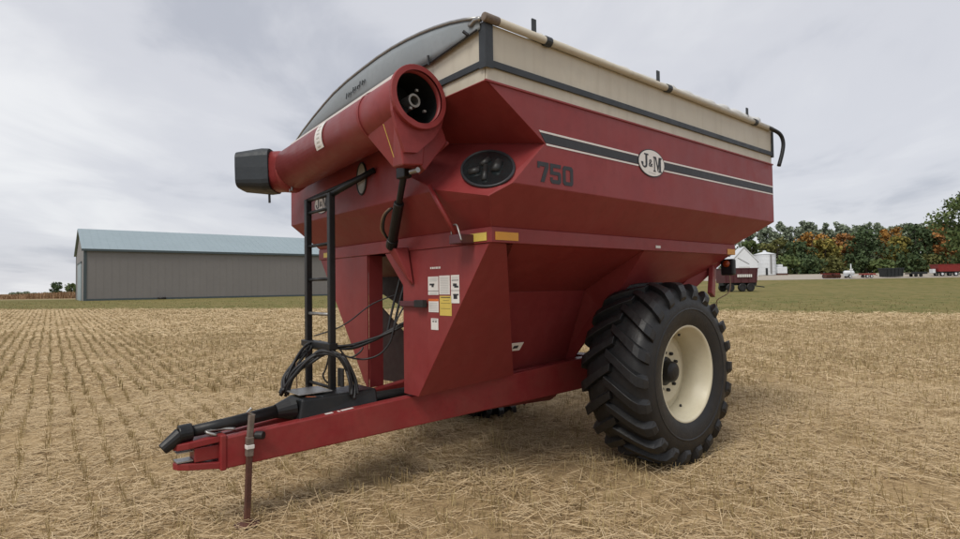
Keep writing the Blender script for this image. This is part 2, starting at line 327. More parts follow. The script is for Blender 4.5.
for pts in ([(-1.12, 1.98), (-1.12, 1.72), (-.36, 1.46), (-.36, 1.98)], [(-1.10, 1.60), (-1.10, .72), (-.38, .74), (-.38, 1.19)]):
    MB().prism([(1.75, y_, z_) for y_, z_ in pts], (-.012, 0, 0)).build('brace_plate', 'shaded_red', CART)  # painted darker to carry the deep shade inside the opening
# ---- cream extension with dark angle trims and corner posts
EX = [(XF-.005, WY-.005), (XR+.01, WY-.005), (XR+.01, -WY+.005), (XF-.005, -WY+.005)]
ZFR = 3.25      # far rail is lower
panel('extension_side', [(XF-.01, WY-.006, ZR+.002), (XR+.01, WY-.006, ZR+.002), (XR+.01, WY+.004, ZT), (XF-.01, WY+.004, ZT)], 'beige')
panel('extension_side', [(XF-.01, -WY+.006, ZR+.002), (XR+.01, -WY+.006, ZR+.002), (XR+.01, -WY, ZFR), (XF-.01, -WY, ZFR)], 'beige')
panel('extension_front', [(XF-.006, WY-.02, ZR+.002), (XF-.006, -WY+.02, ZR+.002), (XF, -WY+.02, ZFR), (XF, WY-.02, ZT)], 'beige')
panel('extension_rear', [(XR+.006, WY-.02, ZR+.002), (XR+.006, -WY+.02, ZR+.002), (XR, -WY+.02, ZFR), (XR, WY-.02, ZT)], 'beige')
for z0, z1, nm in ((3.182, 3.23, 'trim_strip'),):
    MB().box((XF+.012, WY+.001, z0), (XR-.004, WY+.014, z1)).build(nm, 'trim_black', CART, bevel=.003)
    MB().box((XF-.002, WY+.0005, z0), (XF+.012, -WY, z1)).build(nm, 'trim_black', CART, bevel=.003)
    MB().box((XF+.01, -WY-.001, z0), (XR-.004, -WY-.012, z1)).build(nm, 'trim_black', CART, bevel=.003)
cp_ = MB(); cp_.box((XF+.017, WY+.019, 3.17), (XF-.052, WY+.0145, ZT+.005)); cp_.box((XF+.017, WY+.0145, 3.17), (XF+.012, WY-.05, ZT+.005))
cp_.build('corner_post', 'trim_black', CART, bevel=.002)
MB().box((XR-.010, WY+.018, 3.17), (XR+.022, WY-.02, ZT)).build('corner_post', 'trim_black', CART, bevel=.002)
MB().box((XF+.014, WY+.010, ZR-.012), (XR-.006, WY-.004, ZR+.004)).build('top_lip', 'red', CART, bevel=.003)
# ---- tarp: arched sheet over bows, grey end cap, roll tube along the left rail
ARC = [(-1.66, 3.20), (-1.48, 3.285), (-1.25, 3.375), (-1.0, 3.455), (-.75, 3.525), (-.53, 3.578), (-.25, 3.62), (.04, 3.645), (.3, 3.662), (.52, 3.666), (.75, 3.657), (.94, 3.642), (1.12, 3.619), (1.3, 3.588), (1.46, 3.55), (1.62, 3.5)]
v = []; f = []; NX = 13
for i in range(NX):
    x = XF+.0-(XF-XR-.02)*i/(NX-1); sag = .012*math.sin(i*1.57)**2
    for y, z in ARC: v.append((x, y*.985, z-sag-.004))
n_ = len(ARC)
for i in range(NX-1):
    for k in range(n_-1): f.append((i*n_+k, i*n_+k+1, (i+1)*n_+k+1, (i+1)*n_+k))
tp = MB().add(v, f).build('tarp', 'tarp_white', CART, smooth=True); s_ = tp.modifiers.new('solid', 'SOLIDIFY'); s_.thickness = .006; s_.offset = -1
HEM = [(1.60, 3.437), (1.07, 3.385), (.47, 3.392), (-.5, 3.352), (-1.30, 3.312), (-1.455, 3.285), (-1.66, 3.19)]
capv = []
for y, z in ARC:
    zb = float(np.interp(y, [h[0] for h in HEM][::-1], [h[1] for h in HEM][::-1])); capv.append((y, max(zb, 0), z))
v = []; f = []
for y, zb, z in capv:
    bulge = .028*max(0, 1-(y/1.66)**2)
    for q in range(5): v.append((XF+.016+bulge*math.sin(math.pi*q/4)*.9, y, zb+(z+.006-zb)*q/4))
for k in range(len(capv)-1):
    for q in range(4): f.append((k*5+q, (k+1)*5+q, (k+1)*5+q+1, k*5+q+1))
cap = MB().add(v, f).build('tarp_end_cap', 'tarp_grey', CART, smooth=True); s_ = cap.modifiers.new('solid', 'SOLIDIFY'); s_.thickness = .008; s_.offset = 1
cap['label'] = 'grey arched end cap of the tarp at the front'
MB().tube([(XF+.028, y, z+.008) for y, z in ARC], .012, 8).build('tarp_bow', 'steel', cap, smooth=True)
MB().tube([(XF+.036, y, z-.004) for y, z in HEM], .008, 6).build('tarp_rope', 'ink', cap, smooth=True)
MB().tube([(XF+.044, 1.52, 3.425), (XF+.07, 1.50, 3.45)], .012, 6).build('rope_hook', 'ink', cap); MB().tube([(XF+.044, 1.06, 3.36), (XF+.05, 1.06, 3.43)], .010, 6).build('rope_hook', 'ink', cap)
tm = MB()                                                            # faded, unreadable print on the cap
for k in range(9):
    y0 = -.22+k*.042; z0 = 3.44+k*.0065; b_ = .03*(1-(y0/1.66)**2)+XF+.030
    tm.bar((b_, y0, z0), (b_, y0+.012, z0+.05-(k % 3)*.01), .004, .011, (1, 0, 0))
    if k % 2: tm.bar((b_, y0, z0+.022), (b_, y0+.03, z0+.028), .004, .010, (1, 0, 0))
tm.build('faded_print', 'faded_ink', cap)
MB().tube([(XF-.02, WY+.03, ZT+.02), (XR+.06, WY+.03, ZT+.012)], .028, 12).build('roll_tube', 'beige', CART, smooth=True)
wv = []; 
for i in range(40):
    x = XF-.45-(XF-XR-.75)*i/39; wv.append((x, WY-.035+.012*math.sin(i*1.7), ZT+.045+.012*math.sin(i*2.3)+.02*(i/39)))
MB().tube(wv, [.028+.010*math.sin(i*1.1)**2+.014*i/39 for i in range(40)], 10).build('rolled_tarp_edge', 'tarp_white', CART, smooth=True)
for x in (1.99, .39, -1.36):
    MB().box((x+.022, WY-.01, ZT-.05), (x-.022, WY+.002, ZT+.165)).build('tarp_stop', 'trim_black', CART, bevel=.003)
    MB().lathe([(-.03, .030), (-.03, .036), (.03, .036), (.03, .030)], (x-.10, WY+.03, ZT+.0155), (1, 0, 0), 12).build('tube_clamp', 'trim_black', CART)
MB().tube([(XF+.04, WY+.03, ZT+.02), (XF-.09, WY+.03, ZT+.02)], .030, 12).build('tube_end', 'dull_rust', CART, smooth=True, bevel=.004)
MB().tube([(XF+.03, y, ZT+.025+.012*math.sin(y*60)) for y in (1.64, 1.62, 1.58, 1.55, 1.52)], .018, 8).build('tarp_spring', 'steel', CART, smooth=True)
MB().tube(smooth_path([(-1.72, 1.68, 3.49), (-1.88, 1.70, 3.475), (-1.99, 1.735, 3.43), (-2.03, 1.75, 3.34), (-2.01, 1.745, 3.22), (-1.965, 1.72, 3.06)], 5), .022, 10).build('tarp_crank', 'black_paint', CART, smooth=True)
# ---- markings on the side
def side_poly(name, pts, m, y=WY+.0015, t=.0015, parent=CART): return MB().prism([(x, y, z) for x, z in pts], (0, t, 0)).build(name, m, parent)
side_poly('white_stripe', [(1.965, 2.836), (1.950, 2.822), (.735, 2.815), (.735, 2.829)], 'white_print')
side_poly('black_stripe', [(1.952, 2.819), (1.895, 2.752), (.735, 2.746), (.735, 2.812)], 'ink')
side_poly('white_stripe', [(1.893, 2.748), (1.885, 2.735), (.735, 2.729), (.735, 2.742)], 'white_print')
side_poly('white_stripe', [(.345, 2.829), (.345, 2.815), (-1.945, 2.818), (-1.945, 2.832)], 'white_print')
side_poly('black_stripe', [(.345, 2.812), (.345, 2.746), (-1.945, 2.749), (-1.945, 2.815)], 'ink')
side_poly('white_stripe', [(.345, 2.742), (.345, 2.729), (-1.945, 2.732), (-1.945, 2.745)], 'white_print')
# 750 in chamfered block figures; u runs to the reader's right (towards the rear)
def glyph(strokes, x0, z0, w, h, m, parent=CART, y=WY+.0015, slant=0., base=None):
    mb = MB()
    for pts in strokes:
        if base: mb.prism([base(a*w, b*h) for a, b in pts], base(None, .0015))
        else: mb.prism([(x0-a*w, y, z0+b*h) for a, b in pts], (0, .0015, 0))
    return mb
def ring_strokes(o, i):                                              # polygon ring as quads
    return [[o[k], o[(k+1) % len(o)], i[(k+1) % len(o)], i[k]] for k in range(len(o))]
G7 = [[(0, 1), (1, 1), (1, .78), (.0, .78)], [(.0, .78), (0, .68), (.2, .68), (.2, .78)], [(1, .78), (.58, .0), (.26, .0), (.66, .78)]]
G5 = [[(0, 1), (1, 1), (1, .81), (0, .81)], [(0, .81), (.28, .81), (.28, .44), (0, .44)], [(.28, .62), (.86, .62), (1, .52), (.72, .44), (.28, .44)], [(.72, .44), (1, .52), (1, .12), (.72, .2)], [(.72, .2), (1, .12), (.86, 0), (.14, 0), (.2, .19)], [(.2, .19), (.14, 0), (0, .12), (0, .3), (.26, .3)]]
G0 = ring_strokes([(.14, 0), (.86, 0), (1, .12), (1, .88), (.86, 1), (.14, 1), (0, .88), (0, .12)], [(.32, .19), (.68, .19), (.72, .24), (.72, .76), (.68, .81), (.32, .81), (.28, .76), (.28, .24)])
for g, x0 in ((G7, 1.985), (G5, 1.852), (G0, 1.715)): glyph(g, x0, 2.462, .118, .146, 'ink').build('numeral', 'ink', CART)
def emblem(base, parent, a, b, small=False):
    """oval badge with J&M; base(u, v) -> point, base(None, k) -> outward offset of k"""
    nrm = Vector(base(None, 1.0)); el = lambda ra, rb, k: [Vector(base(ra*math.cos(t), rb*math.sin(t)))+nrm*k for t in [2*math.pi*q/40 for q in range(40)]]
    ob = MB().prism(el(a, b, .0), nrm*.004).build('emblem', 'ink', parent)
    MB().prism(el(a*.95, b*.93, .004), nrm*.002).build('badge_face', 'white_print', ob)
    J = [[(.55, 1), (1.15, 1), (1.15, .9), (.55, .9)], [(.72, .9), (.98, .9), (.98, .22), (.72, .22)], [(.98, .22), (.9, .05), (.72, .14), (.72, .22)], [(.9, .05), (.6, -.04), (.5, .09), (.72, .14)], [(.6, -.04), (.3, .06), (.4, .16), (.5, .09)], [(.3, .06), (.2, .22), (.42, .26), (.4, .16)], [(.16, .2), (.1, .38), (.4, .38), (.44, .24)]]
    M_ = [[(0, 1), (.3, 1), (.3, .9), (0, .9)], [(.09, .9), (.2, .9), (.2, .08), (.09, .08)], [(0, .08), (.3, .08), (.3, 0), (0, 0)], [(.2, 1), (.36, 1), (.6, .28), (.55, .02)], [(.84, 1), (.68, 1), (.55, .28), (.6, .02)], [(.72, .9), (.94, .9), (.94, .08), (.72, .08)], [(.68, 1), (1.04, 1), (1.04, .9), (.68, .9)], [(.64, .08), (1.04, .08), (1.04, 0), (.64, 0)]]
    mb = MB(); off = nrm*.006
    def put(strokes, u0, v0, w, h):
        for s in strokes: mb.prism([Vector(base(u0+x*w, v0+y*h))+off for x, y in s], nrm*.0015)
    put(J, -.86*a, -.40*b, .52*a, 1.02*b); put(M_, .10*a, -.58*b, .62*a, 1.10*b)
    amp = [(.75, 0), (.45, .3), (.2, .62), (.22, .85), (.42, .97), (.6, .85), (.56, .68), (.2, .42), (.08, .2), (.25, .02), (.5, .08), (.78, .42)]
    for p, q in zip(amp[:-1], amp[1:]):
        d_ = Vector((q[0]-p[0], q[1]-p[1])); n2_ = Vector((-d_.y, d_.x)).normalized()*.085
        put([[(p[0]+n2_.x, p[1]+n2_.y), (q[0]+n2_.x, q[1]+n2_.y), (q[0]-n2_.x, q[1]-n2_.y), (p[0]-n2_.x, p[1]-n2_.y)]], -.26*a, -.26*b, .36*a, .50*b)
    mb.build('lettering', 'ink', ob)
    put_ = MB(); put_.prism([Vector(base(u*a, v*b))+off for u, v in ((-.28, -.70), (.26, -.78), (.26, -.73), (-.28, -.65))], nrm*.001); put_.build('lettering', 'grey_print', ob)
    return ob
emblem(lambda u, v: (0, v, 0) if u is None else (.54-u, WY+.002, 2.778+v), CART, .205, .122)
emblem(lambda u, v: (v, 0, 0) if u is None else (XF+.002, -.86+u, 2.565+v), CART, .17, .10)
def sticker(base, parts, w, h, m='white_print', parent=CART, name='decal'):
    """base(u, v) with u to the reader's right, v up, in metres"""
    nrm = Vector(base(None, 1.0)); rect = lambda a, b, c, d, k: [Vector(base(*q))+nrm*k for q in ((a*w, b*h), (c*w, b*h), (c*w, d*h), (a*w, d*h))]
    o = MB().prism(rect(0, 0, 1, 1, .0), nrm*.0015).build(name, m, parent)
    for mm, a, b, c, d in parts: MB().prism(rect(a, b, c, d, .0015), nrm*.0008).build('print', mm, o)
    return o
def fb(y, z, x=fx+.0015): return lambda u, v: (v, 0, 0) if u is None else (x, y+u, z+v)
lines = lambda n, a, b, m='grey_print': [(m, .12, a+(b-a)*k/n, .88, a+(b-a)*(k+.5)/n) for k in range(n)]
sticker(fb(.632, 1.652), [('ink', .15, .52, .62, .62), ('ink', .35, .42, .55, .55), ('ink', 0, .2, 1, .225)]+lines(2, .04, .16)+lines(3, .74, .96), .142, .148)
sticker(fb(.785, 1.655), lines(11, .05, .95), .140, .150)
sticker(fb(.94, 1.588), [('ink', .25, .60, .72, .70), ('ink', .4, .55, .9, .62), ('ink', .3, .15, .75, .28), ('ink', .25, .28, .9, .33), ('ink', 0, .44, 1, .455), ('ink', .1, .80, .9, .825)]+lines(2, .86, .96), .105, .218)
sticker(fb(.636, 1.512), [('orange_print', 0, .82, 1, 1)]+lines(6, .08, .75), .138, .108)
sticker(fb(.79, 1.488), [('ink', .1, .9, .9, .94), ('ink', .1, .62, .9, .635), ('ink', .1, .35, .9, .365), ('ink', .3, .76, .8, .775)], .155, .156, 'yellow_print')
sticker(fb(.668, 1.370), [('ink', .2, .68, .45, .78), ('ink', .55, .68, .8, .78), ('ink', .15, .88, .85, .92)], .098, .092)
mb = MB()
for k in range(6): mb.box((fx+.0015, .665+k*.024, 1.862), (fx+.003, .665+k*.024+(.019 if k % 2 else .015), 1.878))
mb.build('stencilled_word', 'white_print', CART)
MB().box((fx+.0125, 1.155, 2.045), (fx+.0145, 1.385, 2.105)).build('reflector_strip', 'yellow_print', CART)
MB().box((2.205, 1.4335, 2.048), (1.975, 1.4355, 2.108)).build('reflector_strip', 'amber_reflector', CART)
MB().box((-1.25, 1.4335, 2.032), (-1.43, 1.4355, 2.092)).build('reflector_strip', 'amber_reflector', CART)
MB().box((.16, 1.4335, 2.055), (.08, 1.4355, 2.08)).build('decal', 'white_print', CART)
MB().box((fx+.0125, -1.30, 2.05), (fx+.0145, -1.15, 2.10)).build('reflector_strip', 'yellow_print', CART)
# white sticker on the dark funnel side
p0 = Vector((1.40, .66, 1.135)); nrm = Vector((0, .78, -.62)).normalized()
sticker(lambda u, v: tuple(nrm*v) if u is None else tuple(p0+Vector((-1, 0, 0))*u*1.0+Vector((0, .62, .78))*v+nrm*.02), [('ink', .3, .3, .7, .65)], .15, .10)
# ---- oval windows
c0 = Vector((2.212, 1.373, 2.561)); nf = Vector((.662, .285, .693)); eu = Vector((-.136, .405, -.036))/.43; ev = Vector((-.232, -.248, .323))/.43
ell = lambda a, b, k, n=36: [c0+eu*a*math.cos(t)+ev*b*math.sin(t)+nf*(k+.012) for t in [2*math.pi*q/n for q in range(n)]]
win = MB().prism(ell(.215, .215, .004), nf*.004).build('window', 'window_glass', CART)
mb = MB(); mb.tube(ell(.221, .221, .006), .011, 8, closed=True); mb.build('window_seal', 'ink', win, smooth=True)
for a, b, r in (((-.02, -.15), (-.01, .02), .020), ((-.15, -.06), (-.06, -.03), .030), ((.07, -.05), (.10, .06), .034), ((-.05, .03), (.02, .10), .026)):
    MB().tube([c0+eu*a[0]+ev*a[1]+nf*.022, c0+eu*b[0]+ev*b[1]+nf*.022], r, 8).build('window_stay', 'dark_steel', win, smooth=True)
ell2 = lambda a, b, k, n=32: [Vector((XF+k, -.045+a*math.cos(t), 2.688+b*math.sin(t))) for t in [2*math.pi*q/n for q in range(n)]]
win2 = MB().prism(ell2(.078, .136, .004), (.004, 0, 0)).build('window', 'pane_light', CART); win2['label'] = 'pale tall oval sight glass on the front panel'
MB().tube(ell2(.083, .141, .006), .009, 8, closed=True).build('window_seal', 'ink', win2, smooth=True)
# ---- folded unloading auger across the front
AX, AZ, AY0, AY1 = 2.69, 3.045, 1.19, -.97
aug = MB().lathe([(0, .187), (0, .200), (.05, .203), (2.16, .206), (2.16, .190), (.05, .188)], (AX, AY0, AZ), (0, -1, 0), 40, closed=True).build('auger_tube', 'red', CART, smooth=True)
MB().lathe([(0, .190), (0, .230), (.035, .230), (.035, .206), (.012, .188)], (AX, AY0+.02, AZ), (0, -1, 0), 40).build('auger_flange', 'red', aug, bevel=.004)
MB().lathe([(0, .034), (0, .050), (1.2, .050), (1.2, .034)], (AX, AY0-.05, AZ-.005), (0, -1, 0), 18, closed=True).build('auger_shaft', 'steel', aug, smooth=False)
v = []; f = []; n_ = 70
for k in range(n_):
    a = 2*math.pi*k/36+5.15; y = AY0-.09-.36*k/36
    for r in (.05, .175): v.append((AX+r*math.cos(a), y, AZ-.005+r*math.sin(a)))
    if k: f.append((2*k-2, 2*k-1, 2*k+1, 2*k))
fl = MB().add(v, f).build('flighting', 'auger_shade', aug, smooth=True); s_ = fl.modifiers.new('solid', 'SOLIDIFY'); s_.thickness = .008
MB().lathe([(0, 0), (0, .186), (.01, .186), (.01, 0)], (AX, AY0-.75, AZ), (0, -1, 0), 24).build('auger_bearing', 'auger_shade', aug)
MB().lathe([(0, .1875), (.7, .1875)], (AX, AY0-.04, AZ), (0, -1, 0), 40).build('auger_inner_shade', 'auger_shade', aug, smooth=True)  # dark sleeve painted as the shade on the tube's inner wall
for k in range(3): MB().box((AX-.03+.06*(k-1), AY0-.04, AZ+(.07 if k == 1 else -.07)-.008), (AX-.01+.06*(k-1), AY0-.06, AZ+(.07 if k == 1 else -.07)+.008)).build('drive_lug', 'steel', aug)
for y in (.70,): MB().lathe([(0, .2062), (0, .2095), (.03, .2095), (.03, .2062)], (AX, y, AZ), (0, -1, 0), 40).build('weld_band', 'red', aug)
MB().bar((AX+.03, 1.12, AZ+.232), (AX+.03, -.98, AZ+.226), .025, .036).build('top_edge', 'white_print', aug, bevel=.003)  # pale bar standing in for the lit line along the tube's upper edge
for y in (.55, .1, -.35, -.8): MB().box((AX-.06, y, AZ+.2), (AX-.015, y+.02, AZ+.232)).build('edge_bracket', 'trim_black', aug)
MB().tube(smooth_path([(AX-.06, -.36, AZ+.20), (AX-.06, -.345, AZ+.285), (AX-.06, -.20, AZ+.29), (AX-.06, -.13, AZ+.21)], 5), .009, 6).build('grab_loop', 'black_paint', aug, smooth=True)
v = []; f = []                                                       # curved white label on the tube
for k in range(9):
    a = math.radians(-25+k*8.2)
    for y in (-.06, .075): v.append((AX+.2085*math.cos(a), y, AZ+.2085*math.sin(a)))
    if k: f.append((2*k-2, 2*k-1, 2*k+1, 2*k))
lab = MB().add(v, f).build('decal', 'white_print', aug); s_ = lab.modifiers.new('solid', 'SOLIDIFY'); s_.thickness = .002; s_.offset = 1
mb = MB()
for k in range(6):
    a = math.radians(-18+k*9.5); c_ = Vector((AX+.211*math.cos(a), -.02, AZ+.211*math.sin(a))); mb.bar(c_, c_+Vector((0, .05, 0)), .012, .004, (math.cos(a), 0, math.sin(a)))
mb.build('print', 'grey_print', lab)
# teardrop hinge plate, its skirt, and the mating head of the lower auger
arc_ = [(AX+.207*math.cos(t), AZ+.207*math.sin(t)) for t in [math.radians(192+156*q/14) for q in range(15)]]
ol = [(2.452, 3.0), (2.485, 2.88), (2.56, 2.775), (2.70, 2.655), (2.80, 2.645), (2.865, 2.80), (2.897, 2.92), (2.90, 3.0)]
def along(t): t = t*(len(ol)-1); i = min(int(t), len(ol)-2); t -= i; return (ol[i][0]*(1-t)+ol[i+1][0]*t, ol[i][1]*(1-t)+ol[i+1][1]*t)
hp = MB(); ou = [along(q/14) for q in range(15)]
v = [(x, y, z) for y in (AY0-.005, AY0-.035) for x, z in arc_+ou]
f = [(q, q+1, 16+q, 15+q) for q in range(14)]+[(30+q, 31+q, 46+q, 45+q) for q in range(14)]+[(15+q, 16+q, 46+q, 45+q) for q in range(14)]+[(q, q+1, 31+q, 30+q) for q in range(14)]+[(0, 15, 45, 30), (14, 29, 59, 44)]
hp.add(v, f).build('hinge_plate', 'red', CART)
sk = MB(); top = [(2.86, AY0-.035, 2.96), (2.60, AY0-.035, 2.86), (2.60, .72, 2.90), (2.84, .62, 2.93)]; bot = [(2.80, AY0-.035, 2.56), (2.63, AY0-.035, 2.58), (2.55, .95, 2.60), (2.74, .93, 2.585)]
sk.hexa(bot, top); sk.build('hinge_skirt', 'red', CART, bevel=.012, seg=3)
MB().tube([(2.862, 1.0, 2.87), (2.79, 1.02, 2.64)], .003, 6).build('grease_line', 'yellow_print', CART)
MB().prism([(2.47, 1.13, 2.95), (2.71, 1.13, 2.64), (2.60, 1.13, 2.55), (2.40, 1.13, 2.79)], (-.06, -.16, 0)).build('lower_flange', 'red', CART, bevel=.006)
MB().bar((2.552, .93, 2.585), (2.36, 1.095, 2.80), .022, .030).build('flange_edge', 'red', CART, bevel=.006)
MB().tube([(2.66, 1.04, 2.548), (2.66, 1.13, 2.548)], .02, 10).build('hinge_pin', 'steel', CART)
# spout: elbow and rubber hood turned forward
dirn = Vector((.763, -.647, 0)); upz = Vector((0, 0, 1)); sidev = dirn.cross(upz)
def sec(c, w, h, n=16, sq=.55, top=1.0):
    r_ = []
    for k in range(n):
        t = 2*math.pi*k/n; cx, sx = math.cos(t), math.sin(t)
        r_.append(Vector(c)+SV*(w*math.copysign(abs(cx)**sq, cx))+upz*(h*math.copysign(abs(sx)**sq, sx))*(top if sx > 0 else 1))
    return r_
def loft(secs, name, m, parent, capit=True, **k):
    n = len(secs[0]); v = [p for s in secs for p in s]; f = [(i*n+q, i*n+(q+1) % n, (i+1)*n+(q+1) % n, (i+1)*n+q) for i in range(len(secs)-1) for q in range(n)]
    if capit: f += [tuple(range(n))[::-1], tuple((len(secs)-1)*n+q for q in range(n))]
    return MB().add(v, f).build(name, m, parent, **k)
SV = Vector((1, 0, 0)); s0 = sec((AX, AY1+.02, AZ), .206, .206, 24, 1.0)
SV = Vector((.94, .33, 0)); s1 = sec((AX+.01, AY1-.10, AZ-.02), .208, .208, 24, .95)
SV = (sidev*-1); s2 = sec((AX+.06, AY1-.19, AZ), .19, .200, 24, .75); s3 = sec((AX+.13, AY1-.25, AZ), .185, .195, 24, .6)
loft([s0, s1, s2, s3], 'spout_elbow', 'red', aug, smooth=True)
b0 = sec((AX+.115, AY1-.238, AZ+.005), .200, .207, 24, .42); b1 = sec((AX+.17, AY1-.285, AZ+.005), .205, .212, 24, .42); b2 = sec((AX+.37, AY1-.455, AZ+.015), .175, .165, 24, .42)
for q in b2: q.z += (.015 if q.z > AZ else -.02)
hood = loft([b0, b1, b2], 'spout_hood', 'boot_rubber', aug, bevel=.006); hood['label'] = 'black rubber hood at the end of the folded auger'
MB().bar((AX+.175, AY1-.09, AZ+.06), (AX+.178, AY1-.09, AZ-.12), .006, .006, (1, 0, 0)).build('hood_clip', 'steel', hood)
MB().tube([(AX+.2, AY1-.18, AZ-.24), (AX+.2, AY1-.18, AZ-.33)], .012, 8).build('hood_pin', 'dark_steel', hood)
for y in (-1.0, -.95): MB().tube([(AX+.05, y, AZ-.20), (AX+.05, y, AZ-.235)], .010, 6).build('bolt', 'steel', aug)
PH = .062; Rm = Matrix.Rotation(PH, 3, 'X'); pv_ = Vector((AX, AY0, AZ)); aug.rotation_euler = (PH, 0, 0); aug.location = pv_-Rm @ pv_
# fold cylinder with hoses, link rod, anchor plate
ca, cb = Vector((2.585, .83, 2.57)), Vector((2.36, .283, 2.09)); cl_ = lambda t: ca+(cb-ca)*t
cyl = MB().tube([cl_(0), cl_(.42)], .026, 14).build('fold_cylinder', 'black_paint', CART, smooth=True, bevel=.004)
MB().tube([cl_(.38), cl_(.97)], .042, 16).build('cylinder_barrel', 'black_paint', cyl, bevel=.006)
MB().tube([cl_(.93), cl_(1.05)], .050, 14).build('cylinder_foot', 'black_paint', cyl, bevel=.006)
MB().box((2.55, .77, 2.54), (2.62, .89, 2.63)).build('cylinder_clevis', 'black_paint', cyl, bevel=.01)
for q_, mm_ in ((0, 'hose'), (.03, 'cord_tan')):
    MB().tube(smooth_path([cl_(.45)+Vector((.03, -.05-q_, 0)), cl_(.55)+Vector((.05, -.10-q_, 0)), cl_(.75)+Vector((.05, -.10-q_, 0)), cl_(.9)+Vector((.03, -.05, 0))], 5), .010, 8).build('cylinder_hose', mm_, cyl, smooth=True)
MB().hexa([(2.245, .02, 2.066), (2.245, .36, 2.06), (2.245, .44, 1.74), (2.245, .40, 1.73)], [(2.37, .22, 2.05), (2.37, .33, 2.05), (2.275, .43, 1.78), (2.275, .41, 1.77)]).build('cylinder_anchor', 'red', CART, bevel=.01)
MB().tube([(2.50, 1.03, 2.47), (2.335, 1.172, 2.06)], .018, 10).build('link_rod', 'red_tongue', CART, smooth=True)
MB().box((2.245, 1.10, 2.03), (2.37, 1.24, 2.10)).build('rod_bracket', 'maroon', CART, bevel=.006)
MB().tube(smooth_path([(2.36, 1.12, 2.10), (2.36, 1.13, 2.16), (2.36, 1.18, 2.17), (2.37, 1.22, 2.12), (2.37, 1.25, 2.05)], 5), .007, 6).build('lock_pin', 'steel', CART, smooth=True)
MB().box((2.27, .25, 1.555), (2.247, .62, 1.60)).build('latch_bar', 'maroon', CART, bevel=.004); MB().box((2.29, .50, 1.55), (2.247, .63, 1.61)).build('latch_handle', 'dark_steel', CART, bevel=.004)
# ---- ladder
lad = MB(); LX = 2.72
for y in (-.61, -.13): 
    MB().bar((LX, y, .78), (LX, y, 2.55), .055, .055, (0, 1, 0)).build('ladder_rail', 'black_paint', CART, bevel=.006)
for z in (.86, 1.18, 1.49, 1.80, 2.11, 2.42):
    MB().tube([(LX, -.66 if z == 1.49 else -.63, z), (LX, -.11, z)], .015, 10).build('ladder_rung', 'steel' if 1.4 < z < 1.6 else 'black_paint', CART, smooth=True)  # one rung in steel stands for the highlights on the black rungs
MB().tube([(LX, -.61, 2.54), (2.475, .10, 2.712)], .022, 8).build('ladder_stay', 'black_paint', CART, smooth=True)
MB().tube([(LX, -.13, 2.53), (2.475, .20, 2.727)], .027, 8).build('ladder_stay', 'black_paint', CART, smooth=True)
MB().tube([(LX, -.61, 2.54), (LX, -.13, 2.54)], .018, 8).build('ladder_stay', 'black_paint', CART, smooth=True)
MB().box((LX-.03, -.67, 1.19), (LX+.05, -.07, 1.245)).build('hose_bracket', 'black_paint', CART, bevel=.006)
# ---- tongue
def ztop(x): return .66+.088*(3.55-x)
def zbot(x): return .425+.062*(3.65-x)
for sgn in (1, -1):
    mb = MB(); xs_ = [3.66, 2.6, 1.5, .1]; yo = lambda x: .105+.142*(3.7-x)
    secs = [[(x, sgn*yo(x), zbot(x)), (x, sgn*yo(x), ztop(x)), (x, sgn*(yo(x)-.095), ztop(x)), (x, sgn*(yo(x)-.095), zbot(x))] for x in xs_]
    for a_, b_ in zip(secs[:-1], secs[1:]): pass
    v = [p for s in secs for p in s]; f = [(i*4+q, i*4+(q+1) % 4, (i+1)*4+(q+1) % 4, (i+1)*4+q) for i in range(len(xs_)-1) for q in range(4)]+[(3, 2, 1, 0), (12, 13, 14, 15)]
    MB().add(v, f).build('tongue_beam', 'red_tongue', CART, bevel=.012, seg=3)
MB().box((3.70, -.118, .415), (3.655, .118, .672)).build('tongue_plate', 'red_tongue', CART, bevel=.012, seg=3)
def hitchplate(z0, z1, dz):
    P = [(3.66, .10), (3.80, .085), (3.90, .075), (3.965, .045), (3.985, 0), (3.965, -.045), (3.90, -.075), (3.80, -.085), (3.66, -.10)]
    return MB().hexa if False else MB().add([(x, y, z0+dz*(x-3.66)) for x, y in P]+[(x, y, z1+dz*(x-3.66)) for x, y in P], [tuple(range(9))[::-1], tuple(range(9, 18))]+[(i, (i+1) % 9, 9+(i+1) % 9, 9+i) for i in range(9)])
cl = hitchplate(.625, .672, -.10).build('hitch_clevis', 'red_tongue', CART, bevel=.006)
hitchplate(.425, .472, .12).build('clevis_plate', 'red_tongue', cl, bevel=.006)
MB().box((3.66, -.07, .50), (3.86, .07, .60)).build('clevis_block', 'red_tongue', cl, bevel=.006)
MB().tube(smooth_path([(3.72, .09, .675), (3.78, .05, .70), (3.68, .03, .70), (3.58, .06, .69)], 4), .012, 6).build('safety_chain', 'steel', cl, smooth=True)
MB().box((3.865, .055, .512), (3.97, -.055, .520)).build('clevis_liner', 'steel', cl); MB().box((3.865, .055, .578), (3.97, -.055, .585)).build('clevis_liner', 'steel', cl)
for x0, x1, z in ((2.93, 2.87, 0), (2.83, 2.815, 0), (2.80, 2.70, 0)):
    y_ = .105+.142*(3.7-x0)
    MB().hexa([(x0, y_-.05, ztop(x0)+.001), (x1, y_-.05+.006, ztop(x1)+.001), (x1, y_-.015+.006, ztop(x1)+.001), (x0, y_-.015, ztop(x0)+.001)], [(x0, y_-.05, ztop(x0)+.003), (x1, y_-.05+.006, ztop(x1)+.003), (x1, y_-.015+.006, ztop(x1)+.003), (x0, y_-.015, ztop(x0)+.003)]).build('decal', 'white_print', CART)
